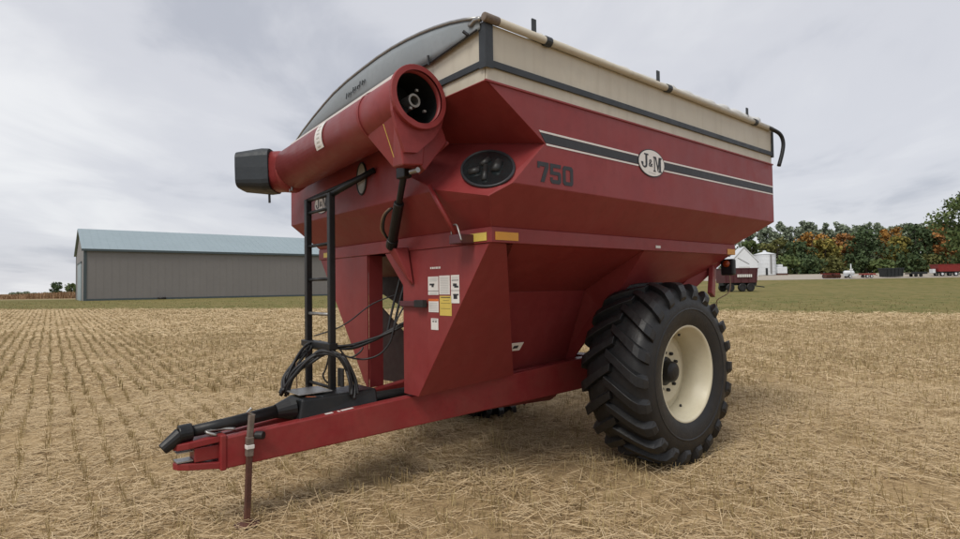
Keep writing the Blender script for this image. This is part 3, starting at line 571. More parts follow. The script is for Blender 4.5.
# jack stand on the beam
jk = MB().bar((3.50, .172, .80), (3.515, .165, .60), .040, .040, (1, 0, 0)).build('jack', 'dull_rust', CART, bevel=.006)
jk['label'] = 'rusty parking jack beside the hitch'
MB().bar((3.512, .167, .64), (3.516, .165, .50), .050, .050, (1, 0, 0)).build('jack_sleeve', 'dull_rust', jk, bevel=.006)
MB().bar((3.513, .165, .57), (3.53, .155, .03), .040, .040, (1, 0, 0)).build('jack_leg', 'rust', jk, bevel=.006)
MB().box((3.508-.022, .165-.022, .555), (3.508+.034, .165+.030, .585)).build('jack_collar', 'white_print', jk, bevel=.004)
MB().lathe([(0, 0), (0, .085), (.012, .09), (.03, .03), (.03, 0)], (3.53, .155, .004), (0, 0, 1), 16).build('jack_foot', 'rust', jk)
MB().tube([(3.47, .17, .645), (3.43, .22, .645)], .03, 10).build('jack_pin', 'dark_steel', jk, bevel=.004); MB().tube([(3.48, .172, .79), (3.53, .172, .825), (3.50, .172, .845)], .012, 6).build('jack_ring', 'steel', jk)
# driveline
pto = MB().tube([(3.93, .0, .705), (3.6, .0, .725), (3.20, .0, .765)], [.040, .046, .052], 18).build('driveline', 'black_paint', CART, smooth=True)
MB().tube([(3.95, 0, .703), (3.86, 0, .708)], .062, 18).build('guard_cone', 'black_paint', pto, bevel=.008)
MB().tube([(3.93, 0, .70), (4.05, 0, .615)], [.056, .040], 14).build('yoke_boot', 'black_paint', pto, bevel=.006)
MB().lathe([(0, .054), (.10, .085), (.14, .10), (.14, .06)], (3.26, 0, .76), (-1, 0, .08), 18).build('guard_bell', 'black_paint', pto)
sh = MB(); sh.hexa([(3.13, -.17, .66), (3.13, .13, .66), (2.45, .20, .70), (2.45, -.20, .70)], [(3.09, -.15, .845), (3.09, .11, .845), (2.45, .16, .86), (2.45, -.18, .86)])
shield = sh.build('gearbox_shield', 'black_paint', CART, bevel=.02, seg=3)
MB().box((3.09, -.24, .862), (2.80, .05, .875)).build('shield_top', 'steel', shield, bevel=.006)
MB().hexa([(3.135, -.12, .66), (2.95, .135, .66), (2.93, .12, .66), (3.12, -.14, .66)], [(3.10, -.12, .845), (2.92, .12, .85), (2.90, .11, .85), (3.08, -.13, .85)]).build('shield_flap', 'boot_rubber', shield, bevel=.004)
sticker(lambda u, v: (.7*v, .7*v, 0) if u is None else (3.03-u*.7, .035+u*.7, .80+v), [('orange_print', 0, .55, 1, 1)], .09, .05, parent=shield)
MB().box((3.02, -.36, .62), (2.30, -.30, .66)).build('deck_rail', 'red', CART, bevel=.004)
MB().box((2.75, -.28, .70), (2.235, .24, .712)).build('deck_plate', 'dark_steel', CART)
MB().tube([(3.12, 0, .75), (1.3, 0, .75)], .05, 12).build('inner_shaft', 'dark_steel', CART, smooth=True)
# hoses
HA = [(3.099, -.261, .84), (3.04, -.343, .94), (2.935, -.384, 1.097), (2.819, -.418, 1.19), (2.736, -.478, 1.224)]
HB = [(2.69, -.45, 1.224), (2.636, -.341, 1.198), (2.518, -.188, 1.191), (2.387, -.025, 1.254), (2.272, .125, 1.343), (2.10, .251, 1.448)]
HC = [(3.092, -.256, .839), (3.031, -.194, .997), (2.931, -.1, 1.121), (2.838, -.012, 1.178), (2.759, .064, 1.178), (2.712, .114, 1.103), (2.678, .152, .954), (2.669, .168, .807)]
HD = [(2.655, -.147, 1.152), (2.561, -.068, 1.107), (2.468, .011, 1.096), (2.375, .09, 1.138), (2.307, .148, 1.241), (2.266, .183, 1.415), (2.18, .195, 1.563)]
for base_, cnt, spread in ((HA, 6, .03), (HB, 4, .016), (HC, 7, .032)):
    for k in range(cnt):
        dx = [(random.uniform(-1, 1)*spread, random.uniform(-1, 1)*spread, random.uniform(-1, 1)*spread) for _ in base_]
        MB().tube(smooth_path([tuple(a+b for a, b in zip(p, q)) for p, q in zip(base_, dx)], 6), .0125, 8).build('hydraulic_hose', 'hose', CART, smooth=True)
MB().tube(smooth_path(HD, 6), .008, 8).build('hydraulic_hose', 'hose', CART, smooth=True)
MB().tube(smooth_path([(2.708, -.192, 1.17), (2.735, -.215, 1.023), (2.755, -.233, .954), (2.722, -.205, .893), (2.682, -.171, .901)], 6), .008, 8).build('hydraulic_hose', 'hose', CART, smooth=True)
MB().tube(smooth_path([(2.729, -.472, 1.287), (2.568, -.379, 1.345), (2.447, -.321, 1.415), (2.27, -.218, 1.567), (2.05, -.1, 1.66)], 5), .006, 6).build('wire', 'ink', CART, smooth=True)
MB().tube(smooth_path([(2.66, -.1, 1.19), (2.62, -.08, 1.13), (2.57, -.04, 1.12), (2.52, .0, 1.16), (2.49, 0, 1.2)], 5), .008, 6).build('hydraulic_hose', 'hose', CART, smooth=True)
for k, (x, y, z) in enumerate([(2.22, .12, 1.50), (2.20, .02, 1.55)]): MB().tube(smooth_path([(2.26, y, 1.30), (x, y+.01, z), (2.12, y+.03, 1.85), (2.08, y+.02, 2.0)], 5), .011, 8).build('hydraulic_hose', 'hose', CART, smooth=True)
for dy in (.0, .05): MB().tube([(2.74, .05+dy, 1.05), (2.74, .05+dy, .90)], .017, 8).build('hose_coupler', 'dark_steel', CART, bevel=.003)
MB().tube([(2.95, -.34, 1.08), (2.95, -.33, .86)], .006, 6).build('wire', 'cord_tan', CART); MB().tube([(2.83, -.40, 1.18), (2.84, -.38, .87)], .006, 6).build('wire', 'ink', CART)
# ---- axle, frame and rear
MB().box((-.17, -1.15, .78), (.03, 1.15, .95)).build('axle', 'red', CART, bevel=.01)
for sgn in (1, -1):
    MB().bar((-.05, sgn*.62, .95), (-.05, sgn*.86, 1.5), .12, .12, (1, 0, 0)).build('axle_post', 'red', CART, bevel=.006)
    MB().bar((-.05, sgn*.70, .93), (-1.38, sgn*1.26, 2.02), .10, .14).build('rear_strut', 'red', CART, bevel=.008)
    MB().bar((.1, sgn*.55, .88), (1.15, sgn*.36, .80), .10, .16).build('frame_rail', 'red', CART, bevel=.008)
    MB().bar((-1.30, sgn*1.24, 2.02), (-1.16, sgn*1.28, 1.58), .05, .16).build('lamp_arm', 'red', CART, bevel=.006)
    lamp = MB().box((-1.34, sgn*1.30, 1.80), (-1.42, sgn*1.45, 1.985)).build('tail_lamp', 'black_paint', CART, bevel=.02, seg=3)
    MB().lathe([(0, .04), (.014, .036), (.02, 0)], (-1.338, sgn*1.375, 1.93), (1, 0, 0), 16).build('lamp_lens', 'amber', lamp, smooth=True)
    MB().lathe([(0, .055), (.014, .05), (.02, 0)], (-1.422, sgn*1.375, 1.88), (-1, 0, 0), 16).build('lamp_lens', 'maroon', lamp, smooth=True)
MB().bar((-1.2, -1.2, 1.88), (-1.2, 1.2, 1.88), .08, .08).build('rear_crossbar', 'red', CART, bevel=.006)
MB().tube(smooth_path([(-1.36, 1.40, 1.81), (-1.34, 1.40, 1.62), (-1.25, 1.30, 1.52), (-1.30, 1.28, 1.40)], 5), .006, 6).build('wire', 'cord_tan', CART)
# ---- wheels
R_T = .868
def make_wheel():
    disc = MB().lathe([(.055, .10), (.055, .30), (.035, .345), (.02, .40), (0, .40), (.03, .29), (.03, .10)], (0, 0, 0), (0, 1, 0), 40).build('wheel', 'rim_paint', CART, smooth=False, bevel=.004)
    prof = [(-.28, .455), (-.30, .50), (-.318, .58), (-.32, .65), (-.31, .72), (-.28, .780), (-.23, .808), (-.1, .818), (0, .82), (.1, .818), (.23, .808), (.285, .780), (.32, .72), (.335, .65), (.333, .58), (.318, .50), (.30, .455)]
    MB().lathe(prof, (0, 0, 0), (0, 1, 0), 72).build('tyre', 'rubber', disc, smooth=True)
    for yy in (.337, -.324): MB().lathe([(0, .60), (.006*np.sign(yy), .607), (.006*np.sign(yy), .615), (0, .622)], (0, yy*.99, 0), (0, 1, 0), 60).build('sidewall_ring', 'rubber', disc, smooth=True)
    rim = MB().lathe([(.298, .462), (.305, .452), (.295, .436), (.28, .428), (.23, .420), (.205, .395), (.06, .385), (.02, .392), (-.15, .40), (-.25, .42), (-.31, .43), (-.32, .46), (-.30, .466), (-.2, .45), (.2, .45), (.30, .466)], (0, 0, 0), (0, 1, 0), 64, closed=True).build('rim', 'rim_paint', disc, smooth=True)
    MB().lathe([(-.1, .14), (.06, .14), (.075, .105), (.14, .10), (.155, .085), (.165, .05), (.168, 0)], (0, 0, 0), (0, 1, 0), 24).build('hub', 'black_paint', disc, bevel=.004)
    bolt = None
    for k in range(10):
        a = 2*math.pi*(k+.3)/10
        if bolt is None: bolt = MB().lathe([(0, .017), (.028, .017), (.034, .010), (.034, 0)], (0, .055, 0), (0, 1, 0), 6).build('wheel_bolt', 'dark_steel', disc); ob = bolt
        else: ob = bolt.copy(); COL.objects.link(ob)
        ob.location = (.185*math.cos(a), 0, .185*math.sin(a))
    for a in (.5, 2.0, 4.3): MB().tube([(.389*math.cos(a), .12, .389*math.sin(a)), (.37*math.cos(a), .12, .37*math.sin(a))], .012, 8).build('valve_hole', 'ink', disc)
    lug = {}
    NL = 22
    for side in (1, -1):
        ys = [-.03, .07, .17, .25, .30, .338, .345]; ang = [0, .07, .15, .215, .255, .285, .30]; rt_ = [.868, .870, .868, .862, .845, .790, .735]; rb_ = [.79, .79, .785, .76, .74, .71, .70]; ww = [.034, .038, .041, .044, .046, .045, .038]
        v = []; f = []
        for y, a, r1, r0_, w in zip(ys, ang, rt_, rb_, ww):
            for r, da in ((r0_, -w*1.45), (r1, -w), (r1, w), (r0_, w*1.45)):
                t = -a+da/.85; yy = y if r == r1 else min(y, .325); v.append((r*math.cos(t), side*yy, r*math.sin(t)))
        m_ = len(ys)
        for i in range(m_-1):
            for q in range(4): f.append((i*4+q, i*4+(q+1) % 4, (i+1)*4+(q+1) % 4, (i+1)*4+q))
        f += [(3, 2, 1, 0), tuple((m_-1)*4+q for q in range(4))]
        lm = MB().add(v, f).mesh('tread_lug'); lm.materials.append(MATS['rubber'])
        for k in range(NL):
            ob = bpy.data.objects.new('tread_lug', lm); COL.objects.link(ob); ob.parent = disc; ob.rotation_euler = (0, -2*math.pi*(k+(.5 if side < 0 else 0))/NL, 0)
            bv = ob.modifiers.new('bevel', 'BEVEL'); bv.width = .008; bv.segments = 1; bv.limit_method = 'ANGLE'
    return disc
wh = make_wheel(); wh.location = (-.06, 1.31, .862); wh['label'] = 'big lugged tyre on a cream rim on the near side'
w2 = wh.copy(); COL.objects.link(w2); w2.location = (-.06, -1.31, .862); w2.rotation_euler = (0, .06, math.pi); w2['label'] = 'far wheel hidden behind the hopper'
for c in list(wh.children):
    d_ = c.copy(); COL.objects.link(d_); d_.parent = w2
for b_ in [o for o in bpy.data.objects if o.name.startswith('wheel_bolt')]:
    if b_.parent is None: b_.parent = wh
# ------------------------------------------------------------------ machine shed on the left
SA = math.radians(52); sdir = Vector((math.sin(SA), math.cos(SA), 0)); SL, SW = 52., 18.
shed = thing('machine_shed', (-51.5, 74.1, .62), math.atan2(sdir.y, sdir.x), 'long grey metal machine shed with pale blue green roof', 'shed')
EH, RH = 6.8, 10.1        # local x along the long wall, y away from the field
MB().box((0, 0, 0), (SL, .15, EH)).build('wall', 'shed_wall', shed)
MB().box((0, SW-.15, 0), (SL, SW, EH)).build('wall', 'shed_wall', shed)
for x in (0.002, SL-.152): MB().prism([(x, .15, 0), (x, SW-.15, 0), (x, SW-.15, EH), (x, SW/2, RH-.1), (x, .15, EH)], (.15, 0, 0)).build('gable_wall', 'shed_wall', shed)
th = math.atan2(RH-EH, SW/2)
for sg in (0, 1):
    y0, y1 = (-.35, SW/2) if sg == 0 else (SW+.35, SW/2); zl = EH-.35*math.tan(th)+.05
    rf = MB().prism([(-.3, y0, zl), (-.3, y1, RH+.05), (-.3, y1, RH+.17), (-.3, y0, zl+.12)], (SL+.6, 0, 0)).build('roof', 'shed_roof', shed)
    rb = MB()
    for k in range(int(SL/.9)):
        x = .1+k*.9; rb.prism([(x, y0, zl+.12), (x, y1, RH+.17), (x, y1, RH+.185), (x, y0, zl+.135)], (.05, 0, 0))
    tag(rb.build('roof_rib', 'shed_roof', rf), None, None, kind='stuff')
wb = MB()
for k in range(int(SL/.9)): wb.box((.3+k*.9, -.012, .2), (.36+k*.9, 0, EH-.2))
tag(wb.build('wall_rib', 'shed_wall', shed), None, None, kind='stuff')
MB().box((-.32, -.40, EH-.26), (SL+.3, -.352, EH+.03)).build('eave_trim', 'shed_trim', shed)
MB().box((-.04, -.06, 0), (.28, -.032, EH-.15)).build('corner_trim', 'shed_trim', shed)
MB().box((-.06, -.05, 0), (-.002, .25, EH-.1)).build('corner_trim', 'shed_trim', shed)
MB().box((-.05, SW-.3, 0), (-.002, SW, EH-.1)).build('corner_trim', 'shed_trim', shed)
MB().box((-.02, -.07, 0), (SL, -.034, .28)).build('base_trim', 'shed_trim', shed)
MB().box((-.08, 5, 0), (-.002, 13, 5.2)).build('sliding_door', 'shed_roof', shed); MB().box((-.12, 4.6, 5.2), (-.002, 13.4, 5.4)).build('door_track', 'shed_trim', shed)
for x in (): MB().lathe([(0, .0), (0, .25), (.3, .25), (.36, .4), (.5, .12), (.52, 0)], (x, SW/2, RH+.12), (0, 0, 1), 12).build('roof_vent', 'shed_roof', shed)
# ------------------------------------------------------------------ trees
def leaves(centers, radii, n, size, squash=.85):
    """n leaf-clump quads scattered in gaussian clumps -> verts, quads"""
    C_ = np.array(centers); R_ = np.array(radii); w = R_**2; idx = rng.choice(len(C_), n, p=w/w.sum())
    d = rng.normal(size=(n, 3)); d /= np.linalg.norm(d, axis=1)[:, None]; rad = rng.random(n)**.45
    P = C_[idx]+d*(rad*R_[idx])[:, None]*np.array([1, 1, squash])
    a = rng.normal(size=(n, 3)); a /= np.linalg.norm(a, axis=1)[:, None]; b = np.cross(a, rng.normal(size=(n, 3))); b /= np.linalg.norm(b, axis=1)[:, None]
    s = size*(.55+.9*rng.random(n))[:, None]; a = a*s; b = b*s*.75
    V = np.stack([P-a*.9, P-b, P+a, P+b], 1).reshape(-1, 3); return V, np.arange(4*n).reshape(-1, 4)
def tree(name, x, y, h, w, leaf, label, group=None, shape='round', n=1900, size=.34, bare=.16, lean=0, cat='tree'):
    t = thing(name, (x, y, hz(x, y)-.05), random.uniform(0, 6.28), label, cat, group)
    hb = h*bare; k = (26 if n < 4000 else 60) if shape != 'tall' else 22; cs = []; rs = []
    for i in range(k):
        u = (i+random.random())/k
        if shape == 'tall': env = (math.sin(math.pi*min(1, .12+u*.86))**.6)*.9
        else: env = (math.sin(math.pi*min(1, .10+u*.84)))**.55
        z = hb+(h-hb)*(.06+.9*u); a = random.uniform(0, 6.28); rr = w*.5*env*math.sqrt(random.random())*.92
        r = w*.5*random.uniform(.24, .42)*(.65+.5*env); z = min(z, h-r*.75)
        cs.append((rr*math.cos(a), rr*math.sin(a), z)); rs.append(r)
    tr = MB(); tr.tube([(0, 0, -.2), (.03*w, .02*w, hb), (.01, .0, h*.5), (.02, 0, h*.86)], [h*.024, h*.019, h*.012, h*.003], 7)
    for i in range(0, k, 3):
        c = cs[i]; z0 = max(hb*.8, c[2]*.62); tr.tube([(.01, .01, z0), (c[0]*.6, c[1]*.6, (z0+c[2])/2+.1*h*.1), c], [h*.008, h*.005, h*.002], 5)
    tr.build('trunk', 'bark', t, smooth=True)
    V, Q = leaves(cs, rs, n, size); link('crown', npmesh('crown', V, Q, 4), leaf, t)
    return t
FRT = [  # px, depth, height, width, leaf, label
    (752, 152, 9.5, 8, 'leaf_green', 'bright green tree just behind the white round grain bin'),
    (778, 148, 9.6, 9, 'leaf_olive', 'olive green tree behind the small white tank'),
    (797, 146, 8.8, 8, 'leaf_dark', 'dark green tree between olive tree and first orange tree'),
    (813, 150, 11.4, 8.5, 'leaf_orange', 'orange leaved tree above the red disc implement'),
    (826, 145, 9.2, 7, 'leaf_yellow', 'yellow green tree right of the orange one'),
    (847, 150, 11.0, 7.5, 'leaf_red', 'dull reddish tree behind the white pole'),
    (866, 144, 11.6, 11, 'leaf_dark', 'broad dark green tree above the low red trailer'),
    (892, 150, 12.2, 7.5, 'leaf_orange', 'tall orange tree behind the dark dumpster'),
    (899, 144, 9.4, 6.5, 'leaf_yellow', 'small golden yellow tree right above the dark dumpster'),
    (917, 143, 12.3, 9.5, 'leaf_dark', 'dark green tree above the flat black trailer'),
    (936, 146, 12.8, 9, 'leaf_orange', 'large orange tree left of the reddest tree'),
    (950, 140, 11.4, 9, 'leaf_red', 'reddest autumn tree standing behind the dark red wagon')]
for px, D, h, w, lf, lb in FRT: tree('autumn_tree', (px-480)/570*D, D, h, w, lf, lb, 'autumn trees along the yard', n=1700, size=.36)
ORD = 'first second third fourth fifth sixth seventh eighth ninth tenth eleventh twelfth thirteenth fourteenth fifteenth sixteenth seventeenth eighteenth nineteenth twentieth twenty-first twenty-second'.split(); n_b = 22
for k in range(n_b):
    px = 738+k*11+random.uniform(-4, 4); D = 166+random.uniform(-4, 6)
    lb = f'tall pale green tree, {ORD[k]} from the left in the back row'
    tree('poplar_tree', (px-480)/570*D, D, 15.0+random.uniform(-.9, 1.2), 7.0+random.uniform(-.6, 1.4), 'leaf_grey', lb, 'tall trees of the back row', 'tall', n=1900, size=.36, bare=.22)
tree('broadleaf_tree', 95.5, 110, 17.2, 11.5, 'leaf_green', 'tallest dark green tree at the right edge of the photo', n=6500, size=.30, bare=.06)
tree('broadleaf_tree', 110, 122, 13, 9, 'leaf_dark', 'dark green tree just beyond the tallest tree at right', n=2000, size=.34)
for k, px in enumerate((764, 790, 806, 834, 858, 880, 905, 926, 944, 966)):
    D = 136; tree('shrub', (px-480)/570*D, D+random.uniform(-2, 2), random.uniform(3.2, 5), random.uniform(5, 7.5), ('leaf_dark', 'leaf_green', 'leaf_dark', 'leaf_olive')[k % 4], f'low shrub, {ORD[k]} from the left at the foot of the tree row', 'shrubs under the tree row', n=700, size=.36, bare=.02, cat='shrub')
cs = [(66+i*3.1+random.uniform(-1, 1), 154+random.uniform(-2, 3), 4.4+random.random()*1.2) for i in range(27)]
V, Q = leaves(cs, [random.uniform(2.2, 3.2) for _ in cs], 9000, .36, .9); tag(link('undergrowth', npmesh('undergrowth', V, Q, 4), 'leaf_dark'), 'dark tangled undergrowth filling the gaps between the trees', 'undergrowth', kind='stuff')
tree('broadleaf_tree', -245, 330, 7.6, 7.5, 'leaf_dark', 'lone round tree on the far left horizon', n=900, size=.42)
tree('broadleaf_tree', -233, 325, 6.6, 8.5, 'leaf_green', 'pale tree on the horizon touching the shed corner', n=900, size=.42)
cs = [(-560+i*9+random.uniform(-3, 3), 640+random.uniform(-10, 10), 1.2+random.random()*1.4) for i in range(22)]
V, Q = leaves(cs, [random.uniform(2, 5) for _ in cs], 2600, 1.1, .45); tag(link('distant_hedge', npmesh('distant_hedge', V, Q, 4), 'leaf_grey'), 'distant low hedge along the left horizon', 'hedge', kind='stuff')
# ------------------------------------------------------------------ farmyard on the right
def at(px, D): return (px-480)/570*D, D
def wheelset(parent, pts, r, w, axis=(0, 1, 0), rimm='white_metal'):
    for p in pts:
        wv_ = MB().lathe([(-w/2, r*.55), (-w/2, r*.9), (-w*.35, r), (w*.35, r), (w/2, r*.9), (w/2, r*.55)], p, axis, 18).build('wheel', 'rubber', parent, bevel=.01)
        MB().lathe([(-w*.42, 0), (-w*.42, r*.55), (w*.42, r*.55), (w*.42, 0)], p, axis, 14).build('rim', rimm, wv_)
x, y = at(765, 125); t = thing('grain_bin', (x, y, hz(x, y)), 0, 'white round metal grain bin by the tree row', 'grain bin')
b_ = MB().lathe([(0, 0), (0, 2.2), (4.5, 2.2), (4.5, 0)], (0, 0, 0), (0, 0, 1), 28).build('bin_wall', 'white_metal', t)
for k in range(5): MB().lathe([(0, 2.2), (0, 2.225), (.06, 2.225), (.06, 2.2)], (0, 0, .8+k*.82), (0, 0, 1), 28).build('bin_ring', 'white_metal', b_)
rf = MB().lathe([(0, 2.32), (.06, 2.32), (.62, .35), (.62, 0)], (0, 0, 4.5), (0, 0, 1), 28).build('roof', 'white_metal', t); MB().lathe([(0, .35), (.28, .35), (.36, .0)], (0, 0, 5.1), (0, 0, 1), 10).build('roof_cap', 'white_metal', rf)
MB().box((-.9, -2.26, 0), (-.5, -2.1, 1.5)).build('hatch', 'dark_box', t); MB().bar((.25, -2.26, .3), (.25, -2.26, 4.5), .35, .06, (0, 1, 0)).build('bin_ladder', 'steel', t)
x, y = at(780.5, 124); t = thing('white_tank', (x, y, hz(x, y)), 0, 'small white stepped tank right of the round grain bin', 'tank')
MB().box((-1.05, -.9, .3), (1.05, .9, 1.75)).build('tank_body', 'white_metal', t, bevel=.12); MB().box((-.75, -.7, 1.75), (.2, .7, 2.3)).build('tank_top', 'white_metal', t, bevel=.1); MB().box((-1.1, -.95, 0), (1.1, .95, .3)).build('tank_skid', 'rust', t)
x, y = at(744.5, 116); t = thing('white_barn', (x, y, hz(x, y)-.4), -.25, 'small white gabled building behind the maroon wagon', 'building')
MB().prism([(-2.5, 0, 0), (2.5, 0, 0), (2.5, 0, 3.5), (0, 0, 6.4), (-2.5, 0, 3.5)], (0, 7, 0)).build('wall', 'white_metal', t)
for sg in (-1, 1): MB().prism([(sg*2.75, -.2, 3.25), (0, -.2, 6.45), (0, -.2, 6.6), (sg*2.9, -.2, 3.3)], (0, 7.4, 0)).build('roof', 'white_metal', t)
MB().box((-1.0, -.05, 0), (1.0, -.003, 2.5)).build('door', 'grey_print', t); MB().bar((-1.2, -.06, 4.3), (.9, -.06, 3.0), .06, .10).build('conveyor', 'steel', t)
# maroon wagon partly behind the cart
x, y = at(736, 69); t = thing('farm_wagon', (x, y, hz(x, y)), .12, 'maroon farm wagon with white lettering behind the big wheel', 'wagon')
MB().hexa([(-2.0, -1.0, 1.05), (2.05, -1.0, 1.05), (2.05, 1.0, 1.05), (-2.0, 1.0, 1.05)], [(-2.1, -1.15, 2.75), (2.1, -1.15, 2.75), (2.1, 1.15, 2.75), (-2.1, 1.15, 2.75)]).build('wagon_box', 'maroon', t, bevel=.02)
MB().box((-2.16, -1.2, 2.72), (2.16, 1.2, 2.82)).build('top_edge', 'maroon', t)
for k in range(5): MB().bar((-1.9+k*.95, -1.03, 1.1), (-1.9+k*.95, -1.18, 2.7), .07, .05, (1, 0, 0)).build('side_post', 'maroon', t)
mb = MB()
for k in range(8): mb.box((-.55+k*.24, -1.19, 1.72), (-.55+k*.24+.17, -1.15, 2.06))
mb.build('lettering', 'white_print', t); MB().box((-2.0, -.5, .75), (2.3, .5, 1.05)).build('chassis', 'dark_box', t)
wheelset(t, [(-1.3, -.85, .5), (-1.3, .85, .5), (1.25, -.85, .5), (1.25, .85, .5), (.2, -.85, .5)], .5, .35, rimm='dark_steel'); MB().bar((2.2, 0, .7), (3.6, 0, .5), .12, .12).build('drawbar', 'dark_box', t)
# small machines on the gravel
x, y = at(830, 104); t = thing('disc_harrow', (x, y, hz(x, y)), .1, 'red disc harrow parked on the gravel left of the white pole', 'harrow')
MB().box((-1.5, -.5, .75), (1.5, -.35, .9)).build('frame', 'red_tongue', t); MB().box((-1.5, .35, .75), (1.5, .5, .9)).build('frame', 'red_tongue', t); MB().box((-.1, -1.2, .7), (.1, .8, .86)).build('frame', 'maroon', t)
for k in range(9): MB().lathe([(0, 0), (.05, .42), (.07, .42), (.02, 0)], (-1.4+k*.35, -.45, .42), (1, 0, 0), 14).build('disc', 'rust', t)
wheelset(t, [(-1.0, .3, .4), (1.0, .3, .4)], .4, .25, (1, 0, 0), 'maroon')
x, y = at(849, 104); t = thing('spray_trailer', (x, y, hz(x, y)), 0, 'low white tank trailer beside the white pole', 'trailer')
MB().tube([(-1.0, 0, .95), (-.8, 0, .95), (.7, 0, .95), (.9, 0, .95)], [.2, .42, .42, .2], 16).build('tank', 'white_metal', t, smooth=True); MB().box((-1.3, -.4, .4), (1.2, .4, .55)).build('frame', 'white_metal', t); wheelset(t, [(-.2, -.55, .32), (-.2, .55, .32)], .32, .22)
x, y = at(851, 102); t = thing('white_pole', (x, y, hz(x, y)), 0, 'thin white upright pole in the grass by the gravel', 'pole')
MB().tube([(0, 0, 0), (0, 0, 2.55)], .085, 10).build('post', 'white_metal', t, smooth=True); MB().lathe([(0, .12), (.05, .12), (.12, 0)], (0, 0, 2.55), (0, 0, 1), 10).build('cap', 'white_metal', t); MB().box((-.3, -.1, 1.5), (.3, -.06, 1.75)).build('plate', 'white_metal', t)
x, y = at(867, 104); t = thing('flat_trailer', (x, y, hz(x, y)), 0, 'low red flat trailer between white pole and dumpster', 'trailer')
MB().box((-1.1, -.7, .55), (1.1, .7, .8)).build('deck', 'red_tongue', t, bevel=.02); wheelset(t, [(-.4, -.6, .3), (-.4, .6, .3), (.35, -.6, .3), (.35, .6, .3)], .3, .2); MB().bar((1.1, 0, .6), (1.9, 0, .45), .08, .08).build('drawbar', 'red_tongue', t)
x, y = at(891, 105); t = thing('dumpster', (x, y, hz(x, y)), .05, 'dark green steel dumpster on the gravel', 'dumpster')
MB().hexa([(-1.55, -.9, .12), (1.55, -.9, .12), (1.55, .9, .12), (-1.55, .9, .12)], [(-1.7, -1, 1.55), (1.7, -1, 1.55), (1.7, 1, 1.55), (-1.7, 1, 1.55)]).build('bin_body', 'dark_box', t, bevel=.02); MB().box((-1.76, -1.06, 1.55), (1.76, 1.06, 1.68)).build('lid', 'trim_black', t)
for k in range(5): MB().bar((-1.4+k*.7, -.93, .2), (-1.4+k*.7, -1.03, 1.5), .09, .06, (1, 0, 0)).build('rib', 'dark_box', t)
x, y = at(916, 105); t = thing('flat_trailer', (x, y, hz(x, y)), 0, 'long black flat trailer right of the dumpster', 'trailer')
MB().box((-1.5, -.8, .5), (1.5, .8, .72)).build('deck', 'dark_box', t, bevel=.02); MB().box((-1.5, -.84, .72), (1.5, -.78, .92)).build('side_board', 'dark_box', t); wheelset(t, [(-.5, -.6, .3), (-.5, .6, .3), (.4, -.6, .3), (.4, .6, .3)], .3, .2, rimm='dark_steel')
x, y = at(945, 106); t = thing('farm_wagon', (x, y, hz(x, y)), -.05, 'dark red box wagon on the gravel under the reddest tree', 'wagon')
MB().hexa([(-1.7, -.9, .85), (1.9, -.9, .85), (1.9, .9, .85), (-1.7, .9, .85)], [(-2.0, -1.1, 2.1), (2.3, -1.1, 2.1), (2.3, 1.1, 2.1), (-2.0, 1.1, 2.1)]).build('wagon_box', 'red_tongue', t, bevel=.03); MB().box((-2.06, -1.15, 2.1), (2.36, 1.15, 2.2)).build('top_edge', 'red_tongue', t)
wheelset(t, [(-1.1, -.75, .42), (-1.1, .75, .42), (1.3, -.75, .42), (1.3, .75, .42)], .42, .3); MB().box((-2.5, -.5, .6), (-2.05, .5, 1.35)).build('end_box', 'white_metal', t, bevel=.03); MB().box((-2.0, -.4, .6), (2.2, .4, .85)).build('chassis', 'dark_box', t)
sp = Vector((-51.5, 74.1, .64))+sdir*8.9+Vector((.616, -.788, 0))*.45
t = thing('old_tyre', (sp.x, sp.y, sp.z+.16), .7, 'small dark tyre lying at the foot of the shed wall', 'tyre')
MB().lathe([(-.16, .26), (-.17, .42), (-.1, .52), (.1, .52), (.17, .42), (.16, .26)], (0, 0, 0), (0, 0, 1), 20, closed=True).build('carcass', 'rubber', t, smooth=True); MB().lathe([(-.14, .262), (.14, .262)], (0, 0, 0), (0, 0, 1), 20).build('bead', 'rubber', t)
# ------------------------------------------------------------------ straw, stubble, grass
def ribbons(P, d, L_, w, lift):
    """V-section stalks: base points, unit directions (with z), lengths, widths -> verts, quads"""
    n = len(P); sd_ = np.cross(d, np.array([0, 0, 1.])); sd_ += rng.normal(size=(n, 3))*.05; sd_ /= np.linalg.norm(sd_, axis=1)[:, None]+1e-9
    nv = np.cross(sd_, d); h_ = (w*.45)[:, None]*nv; sd_ = sd_*(w/2)[:, None]; A_ = P+np.array([0, 0, 1.])*lift[:, None]; B_ = A_+d*L_[:, None]
    V = np.stack([A_-sd_, A_+h_, A_+sd_, B_-sd_*.8, B_+h_, B_+sd_*.8], 1).reshape(-1, 3)
    k = (np.arange(n)*6)[:, None]; Q = np.concatenate([k+np.array([[0, 1, 4, 3]]), k+np.array([[1, 2, 5, 4]])], 1).reshape(-1, 4); return V, Q
def field_pts(y0, y1, n):
    out_ = []
    while sum(map(len, out_)) < n:
        m_ = n*2; yy = np.sqrt(rng.random(m_)*(y1**2-y0**2)+y0**2); xx = (rng.random(m_)*2-1)*(yy*.93+1.2); ok = yy < edge_y(xx)+.6
        out_.append(np.stack([xx[ok], yy[ok]], 1))
    return np.concatenate(out_)[:n]
def wave(p, s): return np.sin(p[:, 0]*s+np.sin(p[:, 1]*s*.7)*1.3)*np.sin(p[:, 1]*s*1.13+np.sin(p[:, 0]*s*.6)*1.7)
